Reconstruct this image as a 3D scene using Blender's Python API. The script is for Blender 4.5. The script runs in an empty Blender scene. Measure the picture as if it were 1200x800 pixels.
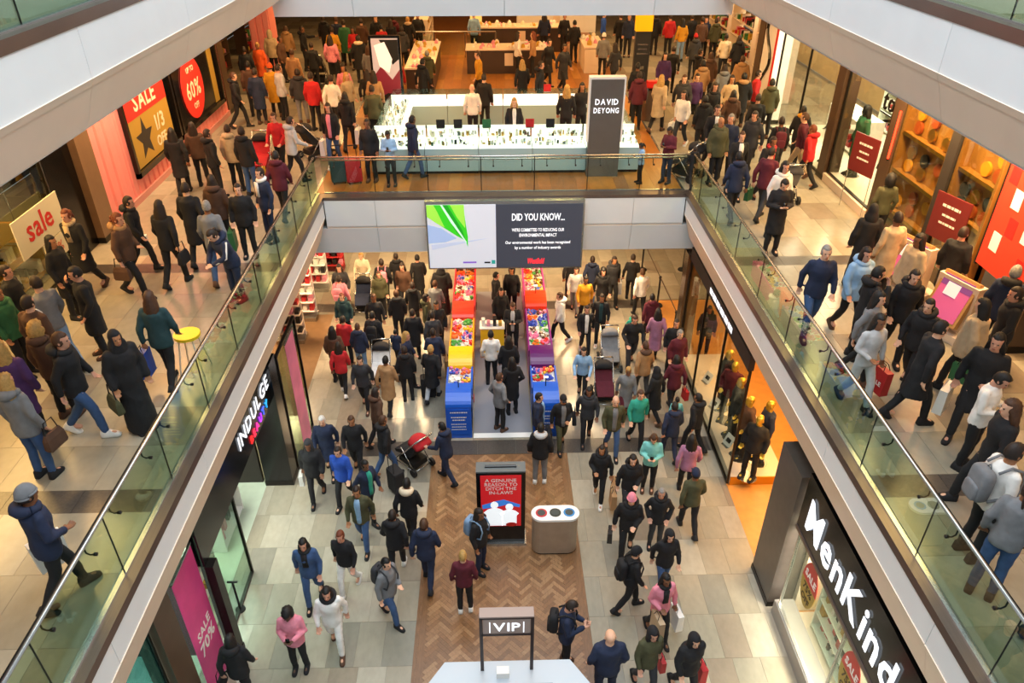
import bpy, bmesh, math, random
import numpy as np
from mathutils import Vector, Matrix
random.seed(7)
S = bpy.context.scene
C = S.collection
# ------------------------------------------------------------------ camera
FPX = 874.0
PITCH = math.atan(562 / 874.0)
YAW = math.atan(28 / 1039.0)
CAM = Vector((0, 0, 11.6))
cd = bpy.data.cameras.new('camera'); cam = bpy.data.objects.new('camera', cd); C.objects.link(cam)
cd.sensor_width = 36.0; cd.lens = FPX / 1200 * 36.0; cd.clip_end = 300
cam.location = CAM
cam.rotation_euler = (math.pi / 2 - PITCH, 0, -YAW)
S.camera = cam
_c, _s = math.cos(PITCH), math.sin(PITCH)
FW = Vector((math.sin(YAW) * _c, math.cos(YAW) * _c, -_s)); RT = Vector((math.cos(YAW), -math.sin(YAW), 0)); UP = RT.cross(FW)
def ray(u, v): return FW + RT * ((u - 600) / FPX) + UP * ((400 - v) / FPX)
def PZ(u, v, z): d = ray(u, v); return CAM + d * ((z - CAM.z) / d.z)
def PX(u, v, x): d = ray(u, v); return CAM + d * (x / d.x)
def PY(u, v, y): d = ray(u, v); return CAM + d * (y / d.y)
# ------------------------------------------------------------------ world, lights, exposure
S.view_settings.view_transform = 'Standard'; S.view_settings.look = 'None'
S.view_settings.gamma = 1.0; S.view_settings.use_curve_mapping = False
S.view_settings.exposure = 0.2
W = bpy.data.worlds.new('sky'); S.world = W; W.use_nodes = True
bg = W.node_tree.nodes['Background']; bg.inputs[0].default_value = (.88, .95, 1.0, 1); bg.inputs[1].default_value = .5
def area(name, loc, sx, sy, power, col, rot=(0, 0, 0)):
    l = bpy.data.lights.new(name, 'AREA'); l.shape = 'RECTANGLE'; l.size = sx; l.size_y = sy
    l.energy = power; l.color = col
    o = bpy.data.objects.new(name, l); C.objects.link(o); o.location = loc; o.rotation_euler = rot
    return o
DAY = (.88, .95, 1.0); WARM = (1.0, .56, .2); WARM2 = (1.0, .74, .46)
area('atrium_skylight', (.3, 8, 20), 11, 24, 3700, DAY)
for y, k in ((5.5, .3), (10, .8), (14.5, 1.1)):
    area('aisle_downlight', (-7.5, y, 8.95), .9, 2.2, 135 * k, WARM)
    area('aisle_downlight', (7.7, y, 8.95), .9, 2.2, 165 * k, WARM)
for x in (-6.5, -2.2, 2.2, 6.5):
    for y in (20.5, 26.5, 33):
        area('plaza_downlight', (x, y, 8.85), 1.2, 2.0, 140, WARM)
for x in (-6.5, -2.6, 2.8):
    for y in (18.6, 22.2):
        area('undercroft_downlight', (x, y, 3.1), 1.0, 1.2, 190, (1.0, .68, .36))
Z1, Z2 = 4.8, 10.33
XL, XR = -4.24, 4.85      # glass lines of the void
# ------------------------------------------------------------------ materials
def lin(h):
    h = h.lstrip('#'); r = [int(h[i:i + 2], 16) / 255 for i in (0, 2, 4)]
    return tuple(x / 12.92 if x <= .04045 else ((x + .055) / 1.055) ** 2.4 for x in r) + (1,)
MATS = {}
def mat(name, col, rough=.6, metal=0, noise=0, scale=6, emit=0, spec=.5, bump=0, stretch=None, coat=0):
    if name in MATS: return MATS[name]
    m = bpy.data.materials.new(name); m.use_nodes = True; MATS[name] = m
    nt = m.node_tree; b = nt.nodes['Principled BSDF']
    c = lin(col) if isinstance(col, str) else tuple(col) + (1,)
    b.inputs['Base Color'].default_value = c; b.inputs['Roughness'].default_value = rough
    b.inputs['Metallic'].default_value = metal; b.inputs['Specular IOR Level'].default_value = spec
    b.inputs['Coat Weight'].default_value = coat
    m.diffuse_color = c
    if emit:
        b.inputs['Emission Color'].default_value = c; b.inputs['Emission Strength'].default_value = emit
    if noise or bump:
        tc = nt.nodes.new('ShaderNodeTexCoord'); n = nt.nodes.new('ShaderNodeTexNoise')
        n.inputs['Scale'].default_value = scale; n.inputs['Detail'].default_value = 5
        mp = nt.nodes.new('ShaderNodeMapping')
        if stretch: mp.inputs['Scale'].default_value = stretch
        oi = nt.nodes.new('ShaderNodeObjectInfo'); ad = nt.nodes.new('ShaderNodeVectorMath'); ad.operation = 'ADD'
        ml = nt.nodes.new('ShaderNodeMath'); ml.operation = 'MULTIPLY'; ml.inputs[1].default_value = 40
        nt.links.new(oi.outputs['Random'], ml.inputs[0])
        nt.links.new(tc.outputs['Object'], ad.inputs[0]); nt.links.new(ml.outputs[0], ad.inputs[1])
        nt.links.new(ad.outputs[0], mp.inputs[0]); nt.links.new(mp.outputs[0], n.inputs['Vector'])
        if noise:
            r = nt.nodes.new('ShaderNodeValToRGB')
            r.color_ramp.elements[0].position = .3; r.color_ramp.elements[1].position = .7
            r.color_ramp.elements[0].color = tuple(x * (1 - noise) for x in c[:3]) + (1,)
            r.color_ramp.elements[1].color = tuple(min(1, x * (1 + noise)) for x in c[:3]) + (1,)
            nt.links.new(n.outputs['Fac'], r.inputs[0]); nt.links.new(r.outputs[0], b.inputs['Base Color'])
        if bump:
            bp = nt.nodes.new('ShaderNodeBump'); bp.inputs['Strength'].default_value = bump; bp.inputs['Distance'].default_value = .01
            nt.links.new(n.outputs['Fac'], bp.inputs['Height']); nt.links.new(bp.outputs[0], b.inputs['Normal'])
    return m
def glassmat(name, tint, gloss=.12, rough=0.0):
    if name in MATS: return MATS[name]
    m = bpy.data.materials.new(name); m.use_nodes = True; MATS[name] = m; nt = m.node_tree
    for n in list(nt.nodes): nt.nodes.remove(n)
    o = nt.nodes.new('ShaderNodeOutputMaterial'); mx = nt.nodes.new('ShaderNodeMixShader')
    t = nt.nodes.new('ShaderNodeBsdfTransparent'); t.inputs[0].default_value = lin(tint)
    g = nt.nodes.new('ShaderNodeBsdfGlossy'); g.inputs['Roughness'].default_value = rough; g.inputs[0].default_value = (.9, 1, .96, 1)
    f = nt.nodes.new('ShaderNodeFresnel'); f.inputs[0].default_value = 1.5
    a = nt.nodes.new('ShaderNodeMath'); a.operation = 'MULTIPLY_ADD'; a.inputs[1].default_value = .16; a.inputs[2].default_value = gloss * .1
    nt.links.new(f.outputs[0], a.inputs[0]); nt.links.new(a.outputs[0], mx.inputs[0])
    nt.links.new(t.outputs[0], mx.inputs[1]); nt.links.new(g.outputs[0], mx.inputs[2]); nt.links.new(mx.outputs[0], o.inputs[0])
    return m
M_white = mat('white_panel', '#dcdfe0', .35, noise=.02, scale=2)
M_cream = mat('cream_soffit', '#e2cfba', .45, noise=.03, scale=2)
M_seam = mat('panel_seam', '#6d6a68', .8)
M_bronze = mat('brushed_bronze', '#786860', .32, .75, noise=.08, scale=3, stretch=(30, .5, 1))
M_steel = mat('brushed_steel', '#b9b9b6', .25, .9, noise=.05, scale=4)
M_darkmetal = mat('dark_metal', '#26221f', .35, .6)
M_black = mat('black_gloss', '#0c0c0d', .18)
M_blackmatte = mat('black_matte', '#121213', .7)
M_glass = glassmat('green_tinted_glass', '#deeee4', .12)
M_shopglass = glassmat('clear_shop_glass', '#f0f4f0', .1)
M_glassedge = mat('glass_edge', '#20312b', .2)
M_stone = [mat('stone_tile_tone_%s' % n, h, .22, noise=.07, scale=5, bump=.02) for n, h in
           (('pale', '#a39b8a'), ('sand', '#968d7b'), ('ash', '#918b7b'), ('fawn', '#8c8070'), ('grey', '#858073'))]
M_grout = mat('grout', '#6f695e', .8)
M_granite = mat('dark_granite', '#4c4641', .28, noise=.2, scale=30)
M_plank = [mat('oak_block_%s' % n, h, .3, noise=.18, scale=4, stretch=(12, 2, 2)) for n, h in
           (('honey', '#8a6544'), ('brown', '#785639'), ('pale', '#967250'), ('russet', '#805b3b'))]
M_wood_up = [mat('oak_board_%s' % n, h, .3, noise=.12, scale=3, stretch=(3, 1, 1)) for n, h in
             (('amber', '#a4682c'), ('gold', '#b27a37'), ('dark', '#94602c'))]
M_ply = mat('plain_plaster', '#b8ada0', .8)
M_wallwarm = mat('warm_wall', '#cbb083', .7, noise=.05)
M_darkwall = mat('dark_wall', '#2a241f', .6, noise=.1)
M_pinkwall = mat('pink_panel', '#ee8f8b', .5, noise=.03)
M_brown = mat('brown_cladding', '#4d3a2a', .4, noise=.1, scale=3)
M_gold = mat('gold', '#c79a3c', .3, .9)
M_letterw = mat('lit_white_letter', '#f4f8ff', .5, emit=.8)
M_plainwhite = mat('plain_white', '#eceae6', .5)
M_red = mat('sale_red', '#d01f1a', .5)
M_cardcream = mat('card_cream', '#dcd6b8', .6)
# ------------------------------------------------------------------ mesh helpers
class MB:
    def __init__(s): s.v = []; s.f = []; s.m = []
    def add(s, vs, fs, mi=0):
        o = len(s.v); s.v += [tuple(p) for p in vs]; s.f += [tuple(i + o for i in f) for f in fs]; s.m += [mi] * len(fs)
        return s
    def box(s, x0, x1, y0, y1, z0, z1, mi=0, M=None):
        vs = [Vector((x, y, z)) for z in (z0, z1) for y in (y0, y1) for x in (x0, x1)]
        if M: vs = [M @ p for p in vs]
        return s.add(vs, [(0, 2, 3, 1), (4, 5, 7, 6), (0, 1, 5, 4), (1, 3, 7, 5), (3, 2, 6, 7), (2, 0, 4, 6)], mi)
    def prism(s, poly, a, b, axis='z', mi=0):
        n = len(poly)
        def mk(p, t):
            if axis == 'z': return (p[0], p[1], t)
            if axis == 'y': return (p[0], t, p[1])
            return (t, p[0], p[1])
        vs = [mk(p, a) for p in poly] + [mk(p, b) for p in poly]
        fs = [tuple(range(n))[::-1], tuple(range(n, 2 * n))] + [(i, (i + 1) % n, n + (i + 1) % n, n + i) for i in range(n)]
        return s.add(vs, fs, mi)
    def tube(s, pts, radii, n=10, mi=0, caps=True, flat=None):
        pts = [Vector(p) for p in pts]
        if not hasattr(radii, '__len__'): radii = [radii] * len(pts)
        vs = []; prev = None
        for i, p in enumerate(pts):
            d = (pts[min(i + 1, len(pts) - 1)] - pts[max(i - 1, 0)])
            d = d.normalized() if d.length > 1e-9 else Vector((0, 0, 1))
            if prev is None:
                a = Vector((1, 0, 0)) if abs(d.x) < .8 else Vector((0, 1, 0))
                prev = (a - d * a.dot(d)).normalized()
            else:
                prev = (prev - d * prev.dot(d)).normalized()
            w = d.cross(prev)
            for k in range(n):
                t = 2 * math.pi * k / n
                vs.append(p + (prev * math.cos(t) + w * math.sin(t)) * radii[i])
        fs = [(i * n + k, i * n + (k + 1) % n, (i + 1) * n + (k + 1) % n, (i + 1) * n + k) for i in range(len(pts) - 1) for k in range(n)]
        if caps: fs += [tuple(range(n))[::-1], tuple((len(pts) - 1) * n + k for k in range(n))]
        return s.add(vs, fs, mi)
    def ell(s, c, r, nu=12, nv=8, mi=0, M=None):
        c = Vector(c); vs = [Vector((0, 0, -r[2]))]
        for j in range(1, nv):
            a = -math.pi / 2 + math.pi * j / nv
            for k in range(nu):
                t = 2 * math.pi * k / nu
                vs.append(Vector((r[0] * math.cos(a) * math.cos(t), r[1] * math.cos(a) * math.sin(t), r[2] * math.sin(a))))
        vs.append(Vector((0, 0, r[2])))
        if M: vs = [M @ p for p in vs]
        vs = [p + c for p in vs]
        fs = [(0, 1 + (k + 1) % nu, 1 + k) for k in range(nu)]
        for j in range(nv - 2):
            o = 1 + j * nu
            fs += [(o + k, o + (k + 1) % nu, o + nu + (k + 1) % nu, o + nu + k) for k in range(nu)]
        o = 1 + (nv - 2) * nu; L = len(vs) - 1
        fs += [(o + k, o + (k + 1) % nu, L) for k in range(nu)]
        return s.add(vs, fs, mi)
    def rings(s, rings, mi=0):
        n = len(rings[0]); vs = [p for r in rings for p in r]
        fs = [(i * n + k, i * n + (k + 1) % n, (i + 1) * n + (k + 1) % n, (i + 1) * n + k) for i in range(len(rings) - 1) for k in range(n)]
        fs += [tuple(range(n))[::-1], tuple((len(rings) - 1) * n + k for k in range(n))]
        return s.add(vs, fs, mi)
    def mesh(s, name, mats=(None,), smooth=False):
        me = bpy.data.meshes.new(name); me.from_pydata(s.v, [], s.f)
        for m in mats: me.materials.append(m)
        if len(mats) > 1: me.polygons.foreach_set('material_index', s.m)
        if smooth: me.polygons.foreach_set('use_smooth', [True] * len(s.f))
        me.update(); return me
    def build(s, name, mats, parent=None, loc=None, smooth=False):
        if not isinstance(mats, (list, tuple)): mats = [mats]
        return link(name, s.mesh(name, mats, smooth), parent, loc)
def mw(o):
    m = o.matrix_basis.copy()
    if o.parent: m = mw(o.parent) @ o.matrix_parent_inverse @ m
    return m
def link(name, data, parent=None, loc=None, local=False):   # coordinates are world coordinates unless local
    o = bpy.data.objects.new(name, data); C.objects.link(o)
    if parent:
        o.parent = parent
        if not local: o.matrix_parent_inverse = mw(parent).inverted()
    if loc is not None: o.location = loc
    return o
def setmat(o, m, slot=0):
    o.material_slots[slot].link = 'OBJECT'; o.material_slots[slot].material = m
def tag(o, label, cat, group=None):
    o['label'] = label; o['category'] = cat
    if group: o['group'] = group
    return o
def struct(o, label=None, cat=None):
    o['kind'] = 'structure'
    if label: o['label'] = label; o['category'] = cat or 'structure'
    return o
def thing(name, label, cat, loc=(0, 0, 0), rz=0, group=None):
    o = bpy.data.objects.new(name, None); C.objects.link(o); o.location = loc; o.rotation_euler = (0, 0, rz)
    return tag(o, label, cat, group)
def BX(name, m, x0, x1, y0, y1, z0, z1, parent=None):
    return MB().box(x0, x1, y0, y1, z0, z1).build(name, m, parent)
_txt = {}
def textmesh(ch, size, ext, bold=0, shear=0):
    k = (ch, size, ext, bold, shear)
    if k in _txt: return _txt[k]
    cu = bpy.data.curves.new('lettering', 'FONT'); cu.body = ch; cu.size = size; cu.extrude = ext; cu.offset = bold; cu.shear = shear
    cu.resolution_u = 2; cu.align_x = 'LEFT' if len(ch) == 1 else 'CENTER'
    o = bpy.data.objects.new('lettering_source', cu); C.objects.link(o)
    bpy.context.view_layer.update()
    me = bpy.data.meshes.new_from_object(o.evaluated_get(bpy.context.evaluated_depsgraph_get())); me.name = 'lettering'
    if not len(me.materials): me.materials.append(None)
    bpy.data.objects.remove(o); _txt[k] = me
    return me
def frame(p, right, up):
    r = Vector(right).normalized(); u = Vector(up).normalized(); n = r.cross(u)
    return Matrix(((r.x, u.x, n.x, p[0]), (r.y, u.y, n.y, p[1]), (r.z, u.z, n.z, p[2]), (0, 0, 0, 1)))
def text(body, p, right, up, size, m, parent, ext=.004, bold=0, name='lettering', width=None, shear=0):
    me = textmesh(body, size, ext, bold, shear); o = link(name, me, parent)
    Mx = frame(p, right, up)
    if width:
        xs = [v.co.x for v in me.vertices]; Mx = Mx @ Matrix.Scale(width / (max(xs) - min(xs)), 4, (1, 0, 0))
    o.matrix_basis = Mx
    setmat(o, m); return o
def letters(body, p, right, up, size, m, parent, ext=.03, bold=.01, gap=.05, total=None, centre=False):
    ms = [textmesh(c, size, ext, bold) for c in body]; ws = []
    for me in ms:
        xs = [v.co.x for v in me.vertices]; ws.append((min(xs), max(xs)))
    tot = sum(b - a for a, b in ws) + gap * (len(ms) - 1); k = (total / tot) if total else 1
    x = -tot / 2 if centre else 0; r = Vector(right).normalized()
    for i, (me, (a, b)) in enumerate(zip(ms, ws)):
        o = link('letter', me, parent)
        Mx = frame(Vector(p) + r * ((x - a) * k), right, up) @ Matrix.Scale(k, 4, (1, 0, 0))
        o.matrix_basis = Mx
        setmat(o, m[i] if isinstance(m, list) else m); x += b - a + gap
# ================================================================== STRUCTURE
YB = 17.3           # glass line of the bridge end of the void
Y0, YE = 2.0, 44.0
# ---- ground floor: slab, stone tiles, granite bands, oak block floor
fl = struct(BX('floor', M_grout, -10.5, 9.5, Y0, 32, -.3, -.008), 'ground floor of the mall with stone slabs, granite bands and oak blocks', 'floor')
unit_tile = MB().box(-.5, .5, -.5, .5, -.03, 0).mesh('tile', [None])
def inframe(x, y, z):
    p = Vector((x, y, z)) - CAM; w = p.dot(FW)
    if w <= .1: return False
    return -40 < 600 + FPX * p.dot(RT) / w < 1240 and -20 < 400 - FPX * p.dot(UP) / w < 830
def tile_field(parent, rects, w, d, z, mats, limit=300, gap=.004, weights=None):
    ts = []
    for (x0, x1, y0, y1) in rects:
        n = max(1, round((y1 - y0) / d)); dd = (y1 - y0) / n
        for j in range(n):
            xs = [x0]; x = x0 + w * (.35 + .65 * random.random())
            while x < x1 - .12: xs.append(x); x += w
            xs.append(x1)
            for a, b in zip(xs, xs[1:]): ts.append(((a + b) / 2, y0 + (j + .5) * dd, b - a - gap, dd - gap))
    ts.sort(key=lambda t: (not inframe(t[0], t[1], z), t[0] ** 2 + t[1] ** 2))
    mb = MB(); rest = 0
    for i, (x, y, a, b) in enumerate(ts):
        mi = random.choices(range(len(mats)), weights)[0]
        if i < limit and inframe(x, y, z):
            o = link('tile', unit_tile, parent, (x, y, z), local=True); o.scale = (a, b, 1); setmat(o, mats[mi])
        else:
            rest += 1; mb.box(x - a / 2, x + a / 2, y - b / 2, y + b / 2, z - .03, z, mi)
    if rest:
        o = mb.build('tiles_beyond', mats, parent); o['kind'] = 'stuff'
SW = (4, 4, 3, 2, 2)
tile_field(fl, [(-5.1, -1.5, 2.4, 13.2), (1.64, 5.08, 2.4, 13.2), (-5.1, 5.08, 13.7, 19.85), (-9.6, -5.1, 14.6, 19.85), (-9.6, 8.8, 20.35, 31.15)], .48, .9, 0, M_stone, weights=SW)
for yc, xa, xb in ((13.45, -4.95, 5.02), (20.1, -9.8, 9.2)):
    x = xa
    while x < xb - .05:
        BX('granite_slab', M_granite, x + .003, min(x + .9, xb) - .003, yc - .247, yc + .247, -.03, .0005, fl); x += .9
# oak herringbone
BX('oak_border', M_plank[1], -1.5, -1.44, Y0, 13.2, -.03, .001, fl); BX('oak_border', M_plank[1], 1.58, 1.64, Y0, 13.2, -.03, .001, fl)
Lp, Wp = .30, .075
pl_me = MB().box(-Lp / 2 + .001, Lp / 2 - .001, -Wp / 2 + .001, Wp / 2 - .001, -.03, 0).mesh('oak_block', [None])
ps = []
q = math.sqrt(.5)
for a in range(-120, 190):
    for b in range(-40, 60):
        for kind in (0, 1):
            cx = a * Wp + b * Lp + (Lp / 2 if kind == 0 else Wp / 2); cy = a * Wp - b * Lp + (Wp / 2 if kind == 0 else Wp + Lp / 2)
            X = (cx - cy) * q; Y = (cx + cy) * q + 2
            if -1.32 < X < 1.46 and 6.6 < Y < 13.08: ps.append((X, Y, math.pi / 4 + (math.pi / 2 if kind else 0)))
ps.sort(key=lambda p: p[1])
rest = MB()
for i, (X, Y, r) in enumerate(ps):
    if i < 300:
        o = link('oak_block', pl_me, fl, (X, Y, 0), local=True); o.rotation_euler.z = r; setmat(o, random.choice(M_plank))
    else:
        rest.box(-Lp / 2 + .001, Lp / 2 - .001, -Wp / 2 + .001, Wp / 2 - .001, -.03, 0, random.randrange(4), Matrix.Translation((X, Y, 0)) @ Matrix.Rotation(r, 4, 'Z'))
ro = rest.build('oak_blocks_beyond', M_plank, fl); ro['kind'] = 'stuff'
BX('oak_bed', M_plank[1], -1.44, 1.58, Y0, 13.2, -.2, -.006, fl)
# ---- upper floor
u1 = MB()
u1.box(-12, XL - .06, Y0, YE, Z1 - .3, Z1 - .008); u1.box(XR + .06, 12.5, Y0, YE, Z1 - .3, Z1 - .008); u1.box(XL - .06, XR + .06, YB + .06, YE, Z1 - .3, Z1 - .008)
fu = struct(u1.build('floor', M_grout), 'upper gallery floor with stone slabs and amber boards around the void', 'floor')
bands = (6.98, 13.45)
tile_field(fu, [(-8.9, -4.31, 2, 6.78), (-8.9, -4.31, 7.18, 13.25), (-8.9, -4.31, 13.65, YB + .07), (-11.8, -4.36, YB + .07, 43.5),
                (4.92, 8.9, 2, 6.78), (4.92, 8.9, 7.18, 13.25), (4.92, 8.9, 13.65, YB + .07), (4.72, 12.3, YB + .07, 43.5)], .62, .92, Z1, M_stone, weights=SW)
for bb in bands:
    for (a, b) in ((-8.9, -4.31), (4.92, 8.9)):
        x = a
        while x < b - .05:
            BX('granite_slab', M_granite, x + .003, min(x + .9, b) - .003, bb - .2, bb + .2, Z1 - .03, Z1 + .0005, fu); x += .9
for k in range(28):                                    # amber board floor of the plaza
    x = -4.3 + k * .32; y = YB + .07; first = True
    while y < 34:
        yb = y + (1.6 if (first and k % 2) else 3.2); first = False
        BX('floor_board', random.choice(M_wood_up), x + .002, x + .318, y + .002, yb - .002, Z1 - .03, Z1 + .001, fu); y = yb
BX('board_edge', M_steel, -4.36, -4.3, YB + .07, 36, Z1 - .03, Z1 + .003, fu); BX('board_edge', M_steel, 4.66, 4.72, YB + .07, 36, Z1 - .03, Z1 + .003, fu)
o = MB().box(-4.3, 4.66, 33, YE, Z1 - .03, Z1 - .001).build('far_boards', M_wood_up[0], fu)
# ---- top gallery slab (its underside is the ceiling over the upper gallery)
u2 = MB()
u2.box(-12, XL - .06, Y0, YE, Z2 - .3, Z2 - .008); u2.box(XR + .06, 12.5, Y0, YE, Z2 - .3, Z2 - .008); u2.box(XL - .06, XR + .06, YB + .06, YE, Z2 - .3, Z2 - .008)
struct(u2.build('floor', M_stone[1]), 'top gallery floor slab around the void', 'floor')
cl = MB()
cl.box(-12, -4.5, Y0, YE, 9.1, 9.16); cl.box(5.11, 12.5, Y0, YE, 9.1, 9.16); cl.box(-4.5, 5.11, 17.4, YE, 9.1, 9.16)
struct(cl.build('ceiling', M_plainwhite), 'white ceiling over the upper gallery', 'ceiling')
cl = MB(); cl.box(-12, -4.75, Y0, 32, 3.2, 3.28); cl.box(5.36, 12.5, Y0, 32, 3.2, 3.28); cl.box(-4.75, 5.36, 17.45, 32, 3.2, 3.28)
struct(cl.build('ceiling', M_plainwhite), 'white ceiling over the ground floor shops', 'ceiling')
# ---- edge trims: bronze ledge, white fascia panels, cream soffit
def edge(name, label, z, recess=.2, drop=1.1, fd=.6):
    root = struct(thing(name, label, 'fascia', (0, 10, z)))
    for sx, xg in ((-1, XL), (1, XR)):
        xe = xg - sx * .16
        a, b = Y0, 17.03
        BX('ledge', M_bronze, min(xe, xg), max(xe, xg), a, b + .27, z - .10, z + .02, root)
        for k, y in enumerate(np.arange(Y0, 17, 3.0)):
            y1 = min(y + 3.0, b)
            xi = xe + sx * .05
            pr = [(xe + sx * .01, z - .10), (xe + sx * .01, z - fd), (xi + sx * .02, z - fd), (xi + sx * .02, z - .10)]
            MB().prism(pr, y + .004, y1 - .004, 'y').build('fascia_panel', M_white, root)
            MB().prism([(xe - sx * .004, z - fd + .004), (xe + sx * .03, z - fd - .075), (xe + sx * .07, z - fd - .075), (xe + sx * .07, z - fd + .004)], y + .004, y1 - .004, 'y').build('fascia_lip', M_cream, root)
            pr = [(xe + sx * .035, z - fd - .07), (xe + sx * (recess), z - drop), (xe + sx * (recess + .06), z - drop), (xe + sx * .1, z - fd)]
            MB().prism(pr, y + .004, y1 - .004, 'y').build('soffit_panel', M_cream, root)
        MB().box(xe + sx * .06, xe + sx * .09, Y0, b, z - fd - .04, z - .03).build('panel_backing', M_seam, root)
    xa, xb = XL + .16, XR - .16
    BX('ledge', M_bronze, xa, xb, 17.03, 17.3, z - .06, z + .02, root)
    xs = [xa, -2.86, -.4, .9, 3.43, xb] if z < 6 else [xa, -2.9, .3, 3.5, xb]
    for p, q_ in zip(xs, xs[1:]):
        pr = [(17.035, z - .06), (17.035, z - .72), (17.05, z - .76), (17.12, z - .76), (17.12, z - .06), (17.08, z - .06)]
        MB().prism(pr, p + .004, q_ - .004, 'x').build('fascia_panel', M_white, root)
        pr = [(17.06, z - .74), (17.06, z - .79), (17.10, z - .79), (17.10, z - .74)]
        MB().prism(pr, p + .004, q_ - .004, 'x').build('fascia_trim', M_cream, root)
        pr = [(17.05, z - .79), (17.17, z - 1.5), (17.3, z - 1.5), (17.2, z - .79)]
        MB().prism(pr, p - .5 if p == xa else p + .004, q_ + .5 if q_ == xb else q_ - .004, 'x').build('soffit_panel', M_white, root)
    MB().box(xa, xb, 17.13, 17.15, z - .7, z - .06).build('panel_backing', M_seam, root)
    return root
edge('trim_1', 'white panelled fascia with bronze ledge round the upper gallery void', Z1, fd=.47)
edge('trim_2', 'white panelled fascia with cream soffit round the top gallery void', Z2)
# ---- glass balustrades
def rail(label, p0, p1, inward, z, joints, group, gm=None, hm=None):
    """p0,p1 = ends of glass line (2-D); inward = unit vector towards the walkway"""
    p0 = Vector(p0); p1 = Vector(p1); iw = Vector(inward); d = (p1 - p0).normalized()
    root = thing('glass_balustrade', label, 'balustrade', ((p0.x + p1.x) / 2, (p0.y + p1.y) / 2, z), 0, None)
    L = (p1 - p0).length
    def P(t, off, h): p = p0 + d * t + iw * off; return Vector((p.x, p.y, z + h))
    js = [0] + [j for j in joints if .1 < j < L - .1] + [L]
    for a, b in zip(js, js[1:]):
        mb = MB(); q = [P(a + .008, -.008, .0), P(b - .008, -.008, .0), P(b - .008, .008, .0), P(a + .008, .008, .0)]
        t = [Vector((p.x, p.y, z + .90)) for p in q]
        mb.add(q + t, [(3, 2, 1, 0), (4, 5, 6, 7), (0, 1, 5, 4), (1, 2, 6, 5), (2, 3, 7, 6), (3, 0, 4, 7)])
        mb.build('glass_pane', gm or M_glass, root)
        for tt in (a + .3, b - .3):                      # handrail brackets
            m2 = MB().tube([P(tt, .01, .66), P(tt, .06, .65), P(tt, .10, .68), P(tt, .10, .78)], .010, 6)
            m2.tube([P(tt, -.014, .66), P(tt, .02, .66)], .022, 8)
            m2.build('handrail_bracket', M_darkmetal, root, smooth=True)
    for j in js[1:-1]:
        MB().tube([P(j, 0, .0), P(j, 0, .9)], .011, 4).build('pane_joint', M_darkmetal, root)
    MB().tube([P(-.03, 0, .905), P(L + .03, 0, .905)], .022, 8).build('top_rail', M_steel, root, smooth=True)
    MB().tube([P(0, .10, .80), P(L, .10, .80)], .022, 8).build('handrail', hm or M_darkmetal, root, smooth=True)
    mb = MB(); q = [P(0, -.03, -.02), P(L, -.03, -.02), P(L, .03, -.02), P(0, .03, -.02)]; t = [Vector((p.x, p.y, z + .035)) for p in q]
    mb.add(q + t, [(3, 2, 1, 0), (4, 5, 6, 7), (0, 1, 5, 4), (1, 2, 6, 5), (2, 3, 7, 6), (3, 0, 4, 7)])
    mb.build('base_channel', M_steel, root)
    return root
jy = [4.3 - Y0 + 1.52 * k - 1.52 for k in range(11)]
rail('glass balustrade of upper gallery on the pink shopfront side', (XL, Y0), (XL, YB), (-1, 0), Z1, jy, None)
rail('glass balustrade of upper gallery on the brown window shop side', (XR, Y0), (XR, YB), (1, 0), Z1, jy, None)
rail('glass balustrade on the bridge above the advertising screen', (XL + .14, YB + .04), (XR - .14, YB + .04), (0, 1), Z1, [1.24 + 1.29 * k for k in range(6)], None, glassmat('bridge_glass', '#f0f7f2', .1), M_steel)
rail('glass balustrade of top gallery above the pink shopfront side', (XL, Y0), (XL, YB), (-1, 0), Z2, jy, None)
rail('glass balustrade of top gallery above the brown window shops', (XR, Y0), (XR, YB), (1, 0), Z2, jy, None)
# ---- outer walls
def wallbox(name, label, *a, m=M_darkwall): return struct(BX(name, m, *a), label, 'wall')
wallbox('wall_left', 'dark back wall of the upper shops behind the sale sign', -12.2, -12, Y0, YE, Z1, 14)
wallbox('wall_right', 'warm back wall of the upper shops behind brown windows', 12.5, 12.7, Y0, YE, Z1, 14, m=M_wallwarm)
wallbox('wall_back', 'dark far wall of the upper plaza', -12, 12.5, YE, YE + .2, Z1, 9, m=M_brown)
wallbox('wall_left_lower', 'back wall of ground floor shops behind the rainbow BEAUTY sign', -9.9, -9.7, Y0, 32, 0, 3.2, m=M_wallwarm)
wallbox('wall_right_lower', 'back wall of ground floor shops behind the mannequins', 8.9, 9.1, Y0, 32, 0, 3.2, m=M_wallwarm)
wallbox('wall_back_lower', 'far wall of the ground floor undercroft', -9.8, 9.0, 31.8, 32, 0, 3.2, m=M_wallwarm)
# ================================================================== PEOPLE LIBRARY
FOLD = bpy.data.textures.new('cloth_folds', 'CLOUDS'); FOLD.noise_scale = .11; FOLD.noise_depth = 1
def remesh(mb, name, voxel, ratio, it=2, folds=0):
    o = bpy.data.objects.new('shape_source', mb.mesh('shape_source', [None])); C.objects.link(o)
    m = o.modifiers.new('r', 'REMESH'); m.mode = 'VOXEL'; m.voxel_size = voxel
    if it: m = o.modifiers.new('s', 'SMOOTH'); m.factor = .5; m.iterations = it
    if folds:
        m = o.modifiers.new('f', 'DISPLACE'); m.texture = FOLD; m.texture_coords = 'LOCAL'; m.strength = folds; m.mid_level = .5
    m = o.modifiers.new('d', 'DECIMATE'); m.ratio = ratio
    me = bpy.data.meshes.new_from_object(o.evaluated_get(bpy.context.evaluated_depsgraph_get()))
    me.name = name
    if not len(me.materials): me.materials.append(None)
    me.polygons.foreach_set('use_smooth', [True] * len(me.polygons))
    bpy.data.objects.remove(o); return me
V = Vector
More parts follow.
